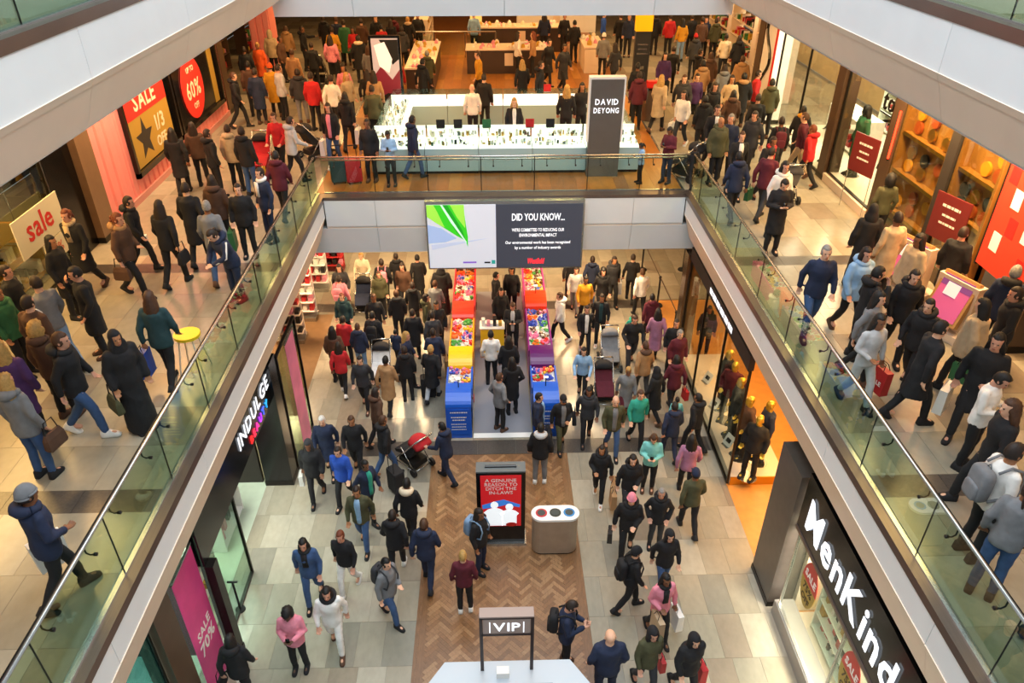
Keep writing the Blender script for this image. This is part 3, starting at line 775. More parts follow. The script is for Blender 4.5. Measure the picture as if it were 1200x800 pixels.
# ================================================================== SHOPS, STANDS AND FITTINGS
rnd4 = random.Random(5)
def light_in(name, loc, sx, sy, p, col): return area(name, loc, sx, sy, p, col)
def bars(parent, p, right, up, rows, m, name='print', t=.002):
    """unreadable fine print as short strokes: rows of (dy, width, height)"""
    r, u = V(right).normalized(), V(up).normalized(); n = r.cross(u); mb = MB()
    for dy, w, h in rows:
        x = -w / 2
        while x < w / 2:
            k = min(h * rnd4.uniform(.7, 2.2), w / 2 - x)
            if k < h * .3: break
            a = V(p) + u * dy + r * x; q = [a, a + r * k, a + r * k + u * h, a + u * h]
            mb.add(q + [c + n * t for c in q], [(3, 2, 1, 0), (4, 5, 6, 7), (0, 1, 5, 4), (1, 2, 6, 5), (2, 3, 7, 6), (3, 0, 4, 7)]); x += k + h * .35
    o = mb.build(name, m, parent); o['kind'] = 'stuff'; return o
def disc(parent, name, c, nrm, rx, ry, m, t=.02, up=(0, 0, 1), n=28):
    nv = V(nrm).normalized(); u = V(up); r = u.cross(nv).normalized(); mb = MB()
    a = [V(c) + r * rx * math.cos(2 * math.pi * k / n) + u * ry * math.sin(2 * math.pi * k / n) for k in range(n)]
    mb.add(a + [p + nv * t for p in a], [tuple(range(n))[::-1], tuple(range(n, 2 * n))] + [(i, (i + 1) % n, n + (i + 1) % n, n + i) for i in range(n)])
    return mb.build(name, m, parent)
def glazing(label, x, ys, z0, z1, name='shop_window', m=None, fr=.04, fm=None):
    """shop window in a plane of constant x; ys = joints along y"""
    r = thing(name, label, 'shop window', (x, (ys[0] + ys[-1]) / 2, z0))
    for a, b in zip(ys, ys[1:]):
        BX('pane', m or M_shopglass, x - .006, x + .006, a + fr / 2, b - fr / 2, z0 + fr, z1 - fr, r)
    for y in ys: BX('mullion', fm or M_darkmetal, x - .025, x + .025, y - fr / 2, y + fr / 2, z0, z1, r)
    BX('sill', fm or M_darkmetal, x - .03, x + .03, ys[0], ys[-1], z0, z0 + fr, r); BX('head_rail', fm or M_darkmetal, x - .03, x + .03, ys[0], ys[-1], z1 - fr, z1, r)
    return r
def pillar(label, m, x0, x1, y0, y1, z0, z1, name='pillar'):
    r = thing(name, label, 'pillar', ((x0 + x1) / 2, (y0 + y1) / 2, z0))
    e = .012
    BX('cladding', m, x0, x1, y0, y1, z0 + .12, z1, r); BX('plinth', M_darkmetal, x0 - e, x1 + e, y0 - e, y1 + e, z0, z0 + .12, r)
    return r
# ---------------- ground floor, the beauty shop side
fs = MB(); fs.box(-9.6, -5.1, 2.4, 14.6, -.03, 0.001); 
struct(BX('floor', mat('cream_shop_floor', '#d9cdb8', .35, noise=.04), 5.08, 8.8, 2.4, 8.7, -.03, .001), 'cream floor inside the gift shop', 'floor')
struct(fs.build('floor', mat('pale_shop_floor', '#b9c2ae', .3, noise=.05)), 'pale floor inside the ground floor shops', 'floor')
fs = MB(); fs.box(5.08, 8.8, 8.7, 20.3, -.03, .002)
struct(fs.build('floor', mat('amber_shop_floor', '#c98e4a', .3, noise=.08)), 'amber floor inside the clothes shop', 'floor')
struct(BX('floor', mat('walnut_carpet', '#7a5a38', .7, noise=.1), -9.6, -4.9, 14.75, 19.7, -.03, .004), 'brown carpet area under the bridge by the racks', 'floor')
glazing('teal tinted shop window beside the brown pillar, below the rail', -4.72, [2.5, 4.5, 6.4], 0, 3.1, m=glassmat('teal_glass', '#9fc4c4', .25))
pillar('brown bronze pillar between teal window and pink banner', M_brown, -4.95, -4.6, 6.45, 6.95, 0, 3.2)
glazing('narrow green glass shop window in front of the pink sale banner', -4.72, [7.0, 8.0], 0, 3.1, m=M_glass)
def banner(label, x, y0, y1, z0, z1, col):
    r = thing('sale_banner', label, 'banner', (x, (y0 + y1) / 2, z0))
    BX('banner_sheet', mat('banner_' + col[1:], col, .5, noise=.18, scale=1.6), x - .01, x, y0, y1, z0, z1, r)
    BX('banner_rail', M_steel, x - .02, x + .012, y0 - .02, y1 + .02, z1, z1 + .03, r); BX('banner_rail', M_steel, x - .02, x + .012, y0 - .02, y1 + .02, z0 - .03, z0, r)
    return r
bn = banner('magenta hanging banner reading SALE 70% on the green glass', -4.67, 7.2, 7.98, .032, 2.9, '#cf3f86')
text('SALE', (-4.666, 7.6, 1.35), (0, 1, 0), (0, 0, 1), .24, M_plainwhite, bn, .002, .004); text('70%', (-4.666, 7.6, 1.02), (0, 1, 0), (0, 0, 1), .34, M_plainwhite, bn, .002, .006)
pillar('slim dark corner post beside the beauty shop entrance', M_darkmetal, -4.62, -4.48, 8.05, 8.25, 0, 2.29, name='corner_post')
glazing('green glass window with dark frame at the beauty shop entrance', -4.78, [8.3, 9.9], 0, 2.29, m=M_glass)
sg = thing('shop_sign', 'black glossy sign in white letters with rainbow word BEAUTY', 'sign', (-4.6, 10.4, 2.45))
BX('sign_board', M_black, -4.78, -4.6, 8.06, 12.3, 2.3, 3.3, sg)
letters('INDULGE', (-4.585, 10.3, 2.72), (0, 1, 0), (0, 0, 1), .42, M_letterw, sg, .006, .003, .08, 2.0)
cols = [mat('lit_letter_%d' % i, h, .5, emit=.8) for i, h in enumerate(('#ff2d2d', '#ff3553', '#f03aa0', '#b43cf0', '#4f6bf5', '#2fa8f5'))]
letters('BEAUTY', (-4.585, 10.85, 2.42), (0, 1, 0), (0, 0, 1), .22, cols, sg, .012, .002, .07, 1.2)
bp_ = pillar('tall black gloss pillar beside the beauty shop with yellow sticker', M_black, -5.1, -4.5, 12.3, 12.75, 0, 3.2)
BX('sticker', mat('sticker_yellow', '#d8d63a', .5), -4.9, -4.78, 12.285, 12.3, 1.95, 2.07, bp_)
glazing('green edged shop window with pink banner past the black pillar', -4.5, [12.8, 14.4], 0, 3.1, m=M_glass)
bn = banner('pale pink patterned banner hanging past the black pillar', -4.45, 13.35, 14.05, .032, 3.0, '#d77a9d')
wr = MB(); wr.box(-9.7, -5.4, 14.42, 14.5, 0, 3.2); wr.box(-9.7, -5.2, 12.4, 12.5, 0, 3.2); wr.box(-9.7, -5.0, 8.1, 8.2, 0, 3.2)
struct(wr.build('wall_partition', M_darkwall), 'dark partition walls between the ground floor shops', 'wall')
light_in('shop_light', (-6.3, 10.4, 3.1), 1.5, 3, 210, (.9, 1, .88)); light_in('shop_light', (-6.3, 5.6, 3.1), 1.5, 3, 260, (.8, 1, 1)); light_in('shop_light', (-6, 13.4, 3.1), 1, 1, 50, WARM2)
def shelf_unit(label, x0, x1, y0, y1, z0, h, n, body, items, axis='y', group=None, seed=0):
    r = thing('display_shelf', label, 'shelf', ((x0 + x1) / 2, (y0 + y1) / 2, z0), 0, group); rr = random.Random(seed)
    BX('end_panel', body, x0, x1, y0, y0 + .03, z0, z0 + h, r); BX('end_panel', body, x0, x1, y1 - .03, y1, z0, z0 + h, r)
    for i in range(n):
        z = z0 + .08 + i * (h - .12) / max(1, n - 1)
        BX('shelf', body, x0, x1, y0 + .03, y1 - .03, z, z + .025, r)
        if i < n - 1 or n == 1:
            mb = MB(); y = y0 + .06
            while y < y1 - .14:
                w = rr.uniform(.06, .13); hh = rr.uniform(.08, min(.26, (h / n) * .8)); d = rr.uniform(.3, .8) * (x1 - x0) / 2
                xc = (x0 + x1) / 2
                mb.box(xc - d, xc + d, y, y + w, z + .026, z + .026 + hh, rr.randrange(len(items))); y += w + rr.uniform(.02, .06)
            o = mb.build('goods', items, r); o['kind'] = 'stuff'
    return r
GOODS = [mat('goods_' + n, h, .4) for n, h in (('white', '#e0ded8'), ('pink', '#d48aa0'), ('black', '#1d1d20'), ('gold', '#b8902f'), ('green', '#3d7a4b'), ('red', '#b0282c'))]
shelf_unit('white cosmetics shelf inside the beauty shop near the glass', -5.75, -5.4, 8.6, 9.9, 0, 1.5, 4, M_plainwhite, GOODS, seed=1)
shelf_unit('low white cosmetics table inside the beauty shop entrance', -6.1, -5.4, 10.4, 11.6, 0, .9, 2, M_plainwhite, GOODS[:3], seed=2)
shelf_unit('tall white cosmetics shelf at the back of the beauty shop', -7.4, -7.0, 8.5, 12.2, 0, 2.2, 5, M_plainwhite, GOODS, seed=3)
def rack(label, u, v, m, seed):
    p = PZ(u, v, 0); x, y = p.x, p.y
    r = thing('display_rack', label, 'rack', (x, y, 0)); rr = random.Random(seed)
    BX('base', M_steel, x - .4, x + .4, y - .25, y + .25, 0, .12, r)
    BX('back_panel', m, x - .38, x + .38, y + .12, y + .16, .12, 1.7, r)
    for i in range(5):
        z = .3 + i * .3; BX('shelf', m, x - .38, x + .38, y - .2, y + .12, z, z + .025, r)
        for k in range(4):
            mb = MB(); xx = x - .28 + k * .19; mb.box(xx - .06, xx + .06, y - .14, y + .08, z + .026, z + .026 + rr.uniform(.08, .2)); mb.build('boxed_item', GOODS[rr.choice((0, 1, 2, 5))], r)
    BX('header_board', M_plainwhite, x - .38, x + .38, y + .1, y + .18, 1.7, 1.95, r)
rack('white display rack with red goods under the bridge', 372, 338, M_plainwhite, 1); rack('red backed display rack of boxed shoes under the bridge', 391, 318, GOODS[5], 2)
rack('white display rack standing on the brown carpet', 357, 372, M_plainwhite, 3); rack('cream display rack near the carpet corner', 343, 398, M_cream, 4)
p = PZ(282, 714, 0)
r = thing('entrance_post', 'short black post on the tiles by the green glass', 'post', (p.x, p.y, 0))
MB().tube([(p.x, p.y, 0), (p.x, p.y, .02)], .09, 14).build('foot', M_blackmatte, r); MB().tube([(p.x, p.y, .02), (p.x, p.y, .75)], .02, 8).build('pole', M_blackmatte, r); MB().tube([(p.x - .09, p.y, .76), (p.x + .09, p.y, .76)], .02, 8).build('crossbar', M_blackmatte, r)
# ---------------- ground floor, the gift shop side
sg = thing('shop_sign', 'long black shop sign with one glowing white word over oval stickers', 'sign', (5.0, 5.6, 2.3))
BX('sign_board', M_black, 5.0, 5.2, 2.5, 8.72, 2.3, 3.42, sg); BX('sign_trim', M_bronze, 4.98, 5.2, 2.5, 8.72, 2.24, 2.3, sg)
letters('MenKind', (4.975, 8.42, 2.56), (0, -1, 0), (0, 0, 1), .84, M_letterw, sg, .006, .013, .1, 2.95)
glazing('tall gift shop window with oval sale stickers', 5.05, [2.5, 4.6, 6.7, 8.6], .35, 2.24, m=M_shopglass, fr=.03, fm=M_steel)
struct(BX('wall_plinth', mat('grey_plinth', '#8d8a86', .5), 5.0, 5.35, 2.5, 8.72, 0, .35), 'low grey plinth under the gift shop window', 'wall')
def oval_sticker(lab, y, z):
    r = thing('sale_sticker', lab, 'sticker', (5.03, y, z - .45))
    n = 20; ru, rv = .27, .46
    top = [(y + ru * math.cos(math.pi * k / n), z + rv * math.sin(math.pi * k / n)) for k in range(n + 1)]
    bot = [(y + ru * math.cos(math.pi + math.pi * k / n), z + rv * math.sin(math.pi + math.pi * k / n)) for k in range(n + 1)]
    MB().prism(top, 5.028, 5.038, 'x').build('red_half', mat('sticker_red', '#b5322c', .4), r); MB().prism(bot, 5.028, 5.038, 'x').build('gold_half', mat('sticker_gold', '#a08a35', .4), r)
    text('SALE', (5.025, y, z + .1), (0, -1, 0), (0, 0, 1), .19, M_plainwhite, r, .002, .004)
    text('75%', (5.025, y, z - .17), (0, -1, 0), (0, 0, 1), .2, mat('sticker_dark', '#453510', .5), r, .002, .004); text('OFF', (5.025, y, z - .36), (0, -1, 0), (0, 0, 1), .17, mat('sticker_dark', '#453510', .5), r, .002, .004)
oval_sticker('oval red and gold SALE sticker beside the grey pillar', 7.9, 1.72); oval_sticker('oval red and gold SALE sticker under the letter n', 6.3, 1.72); oval_sticker('oval red and gold SALE sticker under the last letter', 4.4, 1.72)
pillar('wide dark grey stone pillar between the gift shop and clothes shop', mat('grey_stone', '#514c47', .3, noise=.12), 4.95, 5.5, 8.85, 9.75, 0, 3.2)
struct(BX('wall_partition_right', mat('cream_partition', '#d8cbb6', .6), 5.4, 8.9, 8.73, 8.84, 0, 3.2), 'cream side wall inside the gift shop', 'wall')
for i, (x0, y0, y1) in enumerate(((5.6, 6.9, 8.4), (5.6, 4.9, 6.6), (5.6, 2.9, 4.6))):
    shelf_unit('glass gift shelves inside the gift shop, %s' % ('by the grey pillar', 'in the middle window', 'by the last letter')[i], x0, x0 + .45, y0, y1, 0, 1.55, 5, mat('mint_glass_shelf', '#d9e6dc', .15), GOODS, seed=20 + i)
shelf_unit('amber lit gift cabinet at the back of the gift shop', 6.6, 7.0, 3, 8.4, 0, 2.2, 5, mat('amber_shelf', '#d39a55', .4), [GOODS[3], GOODS[0]], seed=31)
light_in('shop_light', (6.0, 7.2, 3.1), 1, 2.4, 420, (1, .85, .68)); light_in('shop_light', (6.0, 4.2, 3.1), 1, 2.4, 380, (1, .9, .78))
# clothes shop
glazing('long shop window with mannequins in dark outfits', 5.06, [12.0, 13.7, 15.35, 16.95], .1, 3.1, m=M_shopglass)
pod = thing('window_podium', 'cream podium under the gold headed mannequins', 'podium', (5.7, 14.4, 0))
BX('podium_box', M_cream, 5.14, 6.35, 12.05, 16.9, .003, .22, pod); BX('podium_edge', M_gold, 5.13, 6.36, 12.03, 12.05, .003, .23, pod)
pillar('tall brown mirrored pillar at the queue barrier', mat('mirror_brown', '#5c4a3a', .2, .6), 4.95, 5.35, 16.98, 17.35, 0, 3.2)
sg = thing('shop_sign', 'dark shop sign with small white letters above mannequin window', 'sign', (5.0, 14.3, 3.1))
BX('sign_board', M_darkwall, 5.0, 5.12, 12.0, 16.95, 3.1, 3.45, sg); bars(sg, (4.997, 14.1, 3.2), (0, -1, 0), (0, 0, 1), [(0, 1.9, .14)], M_letterw, 'letter_strokes')
light_in('shop_light', (6.6, 14.5, 3.1), 1.6, 4, 150, WARM); light_in('shop_light', (6.8, 10.8, 3.1), 1.6, 1.6, 160, WARM)
MG = mat('mannequin_gold', '#d8b347', .3, .7); MK = mat('mannequin_black', '#161414', .5)
def mannequin(label, u, v, face, top, bot, hh, z, pose='st', skin=None, wig=None, scale=1.0, x=None, y=None):
    p = PZ(u, v, z + 1.72 * scale)
    if y: p.y = y
    if z < 1: p.x = max(p.x, 5.5)
    o = link('mannequin', body_mesh(pose), None, (p.x if x is None else x, p.y, z)); o.rotation_euler.z = math.radians(FACE[face]); o.scale = (scale,) * 3
    setmat(o, skin or MG); tag(o, label, 'mannequin', 'shop window mannequins')
    def part(n, me, m): c = link(n, me, o, local=True); setmat(c, m)
    g, c = top.split(':'); part({'jk': 'jacket', 'ct': 'coat', 'sw': 'top', 'dr': 'dress'}[g], garment(pose, g), cloth(c)); part('trousers', trousers(pose), cloth(bot))
    for s in (0, 1): part('shoe', shoe(pose, s), cloth('k'))
    if wig: part('wig', hair_mesh(pose, wig), haircol('k'))
    part('stand_disc', MB().tube([(0, 0, 0), (0, 0, .012)], .2, 16).mesh('stand_disc', [None]), M_steel)
ZP = .221
for lab, u, v, f, t, b, ps_ in (('gold headed mannequin in black coat, first from the pillar', 857, 410, 'w', 'ct:k', 'k', 'st'), ('gold headed mannequin in maroon jacket by the cards', 863, 424, 'sw', 'jk:m', 'k', 'po'),
      ('gold headed mannequin in charcoal jacket', 853, 443, 'w', 'jk:ch', 'k', 'st'), ('gold headed mannequin in brown jacket', 860, 465, 'w', 'jk:b', 'k', 'po'),
      ('gold headed mannequin in black jacket at the podium edge', 875, 487, 'sw', 'jk:k', 'k', 'st'), ('gold headed mannequin in navy jacket behind the podium edge', 905, 470, 'w', 'jk:n', 'n', 'st')):
    mannequin(lab, u, v, f, t, b, None, ZP, ps_)
for i, (u, v) in enumerate(((826, 448), (834, 478), (850, 522))):
    p = PZ(u, v, ZP); p.x = max(p.x, 5.3)
    r = thing('price_card', 'white price card on the podium, %s' % ('near the brown pillar', 'between the mannequins', 'at the amber entrance')[i], 'card', (p.x, p.y, ZP))
    Mx = Matrix.Translation((p.x, p.y, ZP)) @ Matrix.Rotation(-1.2, 4, 'Z') @ Matrix.Rotation(-.5, 4, 'X')
    MB().box(-.13, .13, -.006, .006, .02, .3, 0, Mx).build('card', M_plainwhite, r); MB().box(-.07, .07, -.012, -.006, .1, .2, 0, Mx).build('card_print', GOODS[2], r); MB().box(-.1, .1, -.05, .05, 0, .02, 0, Matrix.Translation((p.x, p.y, ZP)) @ Matrix.Rotation(-1.2, 4, 'Z')).build('card_foot', M_steel, r)
for i, (y, h) in enumerate(((10.9, 1.3), (13, 1.5), (15, 1.5))):
    x = 7.4; r = thing('clothes_rail', 'rail of hanging dark clothes inside the shop, %s' % ('behind the entrance', 'behind the podium edge', 'behind the mannequins')[i], 'clothes rail', (x, y, 0))
    MB().tube([(x, y - .7, .02), (x, y - .7, 1.45), (x, y + .7, 1.45), (x, y + .7, .02)], .015, 6).build('rail_frame', M_steel, r)
    for k in range(12):
        yy = y - .6 + k * .109; MB().rings([[(x + sx * w, yy + sy * .02, z) for sx, sy in ((-1, -1), (1, -1), (1, 1), (-1, 1))] for z, w in ((.45, .22), (.9, .2), (1.32, .22), (1.41, .05))]).build('hanging_garment', cloth(rnd4.choice(('k', 'ch', 'm', 'n', 'b', 'g'))), r)
# ---------------- sweet stands
def swtop(name, col): return mat(name, col, .3)
SW_MATS = [mat('sweet_' + n, h, .4) for n, h in (('red', '#d42a2a'), ('yellow', '#e8b62a'), ('white', '#eee8e0'), ('pink', '#e37aa6'), ('blue', '#3350c0'), ('green', '#4aa04a'), ('brown', '#5a3018'), ('orange', '#e86a1c'))]
def sweet_stand(label, xc, y0, y1, col, side, hoodcol=None, front=True, lamp=True, header=False):
    w = .30; m = swtop('stand_' + col[1:], col); mh = swtop('stand_' + (hoodcol or col)[1:], hoodcol or col)
    r = thing('sweet_stand', label, 'kiosk', (xc, (y0 + y1) / 2, 0), 0, None); rr = random.Random(int(y0 * 100) + int(xc * 10))
    BX('cabinet', m, xc - w, xc + w, y0 + .06, y1, .002, .82, r)
    # hood at the near end: rounded hump
    pr = [(y0, .002), (y0, .92)] + [(y0 + .55 - .55 * math.cos(a), .92 + .26 * math.sin(a)) for a in [math.pi / 2 * k / 6 for k in range(1, 7)]] + [(y0 + .62, 1.18), (y0 + .62, .002)]
    MB().prism(pr, xc - w, xc + w, 'x').build('hood', mh, r)
    # tray with compartments of sweets
    for sx in (-1, 1): BX('side_rail', m, xc + sx * w - .02, xc + sx * w + .02, y0 + .62, y1, .82, 1.0, r)
    n = max(2, int((y1 - y0 - .62) / .3)); dy = (y1 - y0 - .62) / n
    for j in range(n):
        ya = y0 + .62 + j * dy
        for k in (0, 1):
            xa = xc - w + .025 + k * (w - .025); xb = xa + w - .03
            MB().prism([(xa, .83), (xb, .83), (xb, .93), (xa, .93)], ya + .01, ya + dy - .01, 'y').build('tray', M_plainwhite, r)
            mb = MB(); a = rr.randrange(8); b = rr.randrange(8)
            for _ in range(22):
                x, y, s = rr.uniform(xa + .03, xb - .03), rr.uniform(ya + .04, ya + dy - .04), rr.uniform(.022, .042)
                z = .935 + rr.uniform(0, .07); Mx = Matrix.Translation((x, y, z)) @ Matrix.Rotation(rr.uniform(0, 3), 4, 'Z') @ Matrix.Rotation(rr.uniform(0, 1), 4, 'X')
                mb.box(-s, s, -s * .8, s * .8, -s * .6, s * .6, rr.choice((a, b)), Mx)
            o = mb.build('sweets', SW_MATS, r); o['kind'] = 'stuff'
    if front:
        pn = BX('front_panel', mat('stand_panel_' + col[1:], col, .4), xc - w + .05, xc + w - .05, y0 - .012, y0, .12, .86, r)
        bars(pn, (xc, y0 - .014, 0), (1, 0, 0), (0, 0, 1), [(.76, .4, .03), (.62, .36, .028), (.54, .3, .028), (.42, .36, .022), (.34, .34, .022), (.26, .36, .022)], M_plainwhite, 'panel_print')
    if lamp:
        mb = MB().tube([(xc, y0 + .45, 1.15), (xc, y0 + .45, 1.42)], .012, 6); mb.build('lamp_stem', M_black, r)
        MB().tube([(xc - .05, y0 + .45, 1.43), (xc + .05, y0 + .45, 1.43)], .022, 8).build('lamp_head', mat('lamp_glow', '#fff1c8', .4, emit=3), r)
    if header:
        BX('header_board', m, xc - w, xc + w, y1 - .04, y1, .8, 1.75, r); BX('header_shelf', M_gold, xc - w, xc + w, y1 - .3, y1 - .04, 1.2, 1.28, r)
    return r
XA, XB = -.88, 1.18
sweet_stand('blue sweet stand facing the dark stroller and oak floor', XA, 13.8, 15.35, '#1458c8', -1)
sweet_stand('orange and yellow sweet stand behind the blue one', XA, 15.4, 17.7, '#e89a1c', -1, '#f2c40f', False, False)
sweet_stand('red and pink sweet stand with header board', XA, 17.75, 20.9, '#d8263c', -1, '#e23b2a', False, False, True)
sweet_stand('blue sweet stand where three men stand', XB, 13.8, 15.35, '#1458c8', 1)
sweet_stand('purple sweet stand with magenta hood', XB, 15.4, 18.2, '#7a1a7a', 1, '#571060', True, False)
sweet_stand('orange red sweet stand with lamp behind the purple one', XB, 18.3, 21.0, '#d83a9a', 1, '#ee3a18', False, True)
kf = thing('stand_mat', 'grey floor mat with white edge between the sweet stands', 'mat', (.15, 17.4, 0))
BX('mat', mat('grey_mat', '#85868e', .6), XA + .33, XB - .33, 13.95, 21, .0012, .008, kf); BX('mat_edge', M_plainwhite, XA + .33, XB - .33, 13.78, 13.95, .0012, .012, kf)
r = thing('seller_table', 'yellow seller table between the sweet stands', 'table', (-.05, 17.0, 0))
BX('cabinet', mat('table_yellow', '#e2b81c', .4), -.4, .25, 17.35, 17.75, .008, .85, r); BX('worktop', M_plainwhite, -.42, .27, 17.33, 17.77, .85, .88, r)
o = MB(); [o.box(x, x + .09, 17.45, 17.6, .881, .881 + h, i) for i, (x, h) in enumerate(((-.36, .2), (-.22, .12), (-.05, .24), (.1, .1)))]; o = o.build('tins', GOODS[:4], r); o['kind'] = 'stuff'
# balloon style red sign hanging by the blue stand
r = thing('round_sign', 'round red sign on the side of the blue sweet stand', 'sign', (XA + .34, 14.55, .45)); disc(r, 'disc', (XA + .335, 14.55, .62), (1, 0, 0), .11, .11, M_red, .015)
MB().box(XA + .3, XA + .335, 14.53, 14.57, .6, .64).build('bracket', M_steel, r)
# ---------------- advert totem
r = thing('advert_totem', 'black digital totem with red advert screen on the oak floor', 'advert totem', (.07, 10.6, 0))
TX, TY = .07, 10.62
BX('housing', M_black, TX - .47, TX + .47, TY - .14, TY + .14, .06, 1.92, r); BX('base_plate', M_steel, TX - .5, TX + .5, TY - .2, TY + .2, .002, .06, r)
BX('top_cap', mat('grey_cap', '#5b6468', .4), TX - .47, TX + .47, TY - .14, TY + .14, 1.92, 1.95, r); MB().tube([(TX - .3, TY, 1.955), (TX + .3, TY, 1.955)], .03, 8).build('cap_vent', M_black, r)
sc = BX('screen', mat('screen_red', '#a3161c', .4, emit=.75), TX - .39, TX + .39, TY - .152, TY - .14, .52, 1.86, r)
for i, ln_ in enumerate(('A GENUINE', 'REASON TO', 'DITCH THE', 'IN-LAWS')): text(ln_, (TX, TY - .154, 1.70 - i * .105), (1, 0, 0), (0, 0, 1), .115, M_plainwhite, sc, .001, .001)
MS = mat('screen_white', '#dfe6ea', .4, emit=.7); MBL = mat('screen_blue', '#2f6fc0', .4, emit=.6)
for dx, s in ((-.13, 1.0), (.16, .9)):
    pts = [(-.16, .0), (.16, .0), (.16, .3), (.21, .36), (.13, .44), (.06, .47), (-.06, .47), (-.13, .44), (-.21, .36), (-.16, .3)]
    MB().prism([(TX + dx + a * s, .54 + b * s) for a, b in pts], TY - .157, TY - .152, 'y').build('printed_shirt', MS, sc)
    disc(sc, 'printed_head', (TX + dx, TY - .152, .54 + .56 * s), (0, -1, 0), .075, .09, MS, .005)
MB().prism([(TX - .36, 1.0), (TX - .1, 1.04), (TX + .1, 1.1), (TX + .36, 1.03), (TX + .37, 1.1), (TX + .05, 1.24), (TX - .1, 1.2), (TX - .37, 1.1)], TY - .1555, TY - .152, 'y').build('printed_scarf', MBL, sc)
disc(sc, 'printed_badge', (TX + .2, TY - .158, .57), (0, -1, 0), .11, .055, M_red, .003)
# ---------------- recycling bin
r = thing('recycling_bin', 'steel recycling bin with white lid and three coloured holes', 'bin', (1.12, 10.3, 0))
def stadium(cx, cy, hw, rad, n=10): return [(cx + hw + rad * math.cos(a), cy + rad * math.sin(a)) for a in [-math.pi / 2 + math.pi * k / n for k in range(n + 1)]] + [(cx - hw + rad * math.cos(a), cy + rad * math.sin(a)) for a in [math.pi / 2 + math.pi * k / n for k in range(n + 1)]]
MB().prism(stadium(1.12, 10.36, .26, .19), .04, .92).build('bin_body', mat('bin_steel', '#a89784', .4, .4, noise=.06), r); MB().prism(stadium(1.12, 10.36, .25, .18), .002, .04).build('kick_plate', M_black, r)
MB().prism(stadium(1.12, 10.36, .27, .20), .92, .97).build('lid', M_plainwhite, r)
for x, nme, h in ((.85, 'red', '#b32a35'), (1.12, 'black', '#26302e'), (1.39, 'blue', '#2b7fc0')):
    MB().tube([(x, 10.36, .96), (x, 10.36, .978)], .112, 20).build('hole_ring', mat('ring_' + nme, h, .4), r); MB().tube([(x, 10.36, .97), (x, 10.36, .981)], .078, 20).build('hole', mat('hole_grey', '#3a4242', .6), r)
# ---------------- VIP desk
r = thing('vip_desk', 'white angular VIP desk with bronze sign frame', 'desk', (.12, 6.6, 0))
poly = [(-1.02, 6.05), (-1.24, 6.55), (-.86, 7.12), (1.1, 7.12), (1.48, 6.55), (1.26, 6.05)]
MB().prism([(.12 + (x - .12) * .94, y - .03) for x, y in poly], .002, 1.02).build('desk_body', mat('desk_white', '#c4cad2', .3), r); MB().prism(poly, 1.02, 1.08).build('worktop', mat('desk_top', '#b9c2cc', .25), r)
BX('keyboard_well', mat('desk_dark', '#30323a', .4), .15, .8, 6.2, 6.72, 1.08, 1.095, r); BX('leaflet_holder', M_plainwhite, -.05, .14, 6.82, 6.95, 1.08, 1.2, r)
fx0, fx1, fy = -.27, .49, 6.98
for x in (fx0, fx1): BX('post', mat('dark_bronze', '#2a1a16', .4), x - .025, x + .025, fy - .025, fy + .025, 1.08, 2.35, r)
bd = BX('sign_panel', mat('rose_bronze', '#9d8a82', .4), fx0 + .03, fx1 - .03, fy - .015, fy + .015, 1.96, 2.3, r)
for z in (1.93, 2.31): BX('sign_rail', mat('dark_bronze', '#2a1a16', .4), fx0, fx1, fy - .025, fy + .025, z, z + .04, r)
BX('sign_cap', mat('rose_bronze', '#9d8a82', .4), fx0 - .02, fx1 + .02, fy - .03, fy + .14, 2.35, 2.375, r)
letters('VIP', ((fx0 + fx1) / 2 - .2, fy - .02, 2.04), (1, 0, 0), (0, 0, 1), .26, M_letterw, bd, .003, .003, .03, .4)
for sx in (-1, 1): BX('corner_mark', M_letterw, (fx0 + fx1) / 2 + sx * .25 - .008, (fx0 + fx1) / 2 + sx * .25 + .008, fy - .021, fy - .016, 2.0, 2.24, bd)
# ---------------- queue barriers
QP = [PZ(770, 358, 0), PZ(752, 316, 0), PZ(788, 400, 0), PZ(800, 316, 0)]
for i, p in enumerate(QP):
    r = thing('queue_post', 'black queue barrier post %s' % ('with belt near the mauve coat', 'with belt under the bridge', 'with belt by the brown pillar', 'without belt behind the brown pillar')[i], 'barrier', (p.x, p.y, 0))
    MB().tube([(p.x, p.y, .001), (p.x, p.y, .03), (p.x, p.y, .05)], [.17, .16, .04], 16).build('foot', M_blackmatte, r); MB().tube([(p.x, p.y, .05), (p.x, p.y, .95)], .03, 10).build('pole', M_blackmatte, r); MB().tube([(p.x, p.y, .95), (p.x, p.y, 1.02)], .042, 10).build('belt_head', M_blackmatte, r)
    if i < 2:
        a, b = (QP[0], QP[2]) if i == 0 else (QP[1], QP[0]); d = (b - a).normalized(); a = a + d * .05; b = b - d * .06; n = V((-d.y, d.x, 0)) * .004
        mb = MB(); q = [a + V((0, 0, .96)) - n, b + V((0, 0, .96)) - n, b + V((0, 0, .96)) + n, a + V((0, 0, .96)) + n]; mb.add(q + [c + V((0, 0, .05)) for c in q], [(3, 2, 1, 0), (4, 5, 6, 7), (0, 1, 5, 4), (1, 2, 6, 5), (2, 3, 7, 6), (3, 0, 4, 7)]); mb.build('belt', mat('belt_brown', '#4a3524', .7), r)
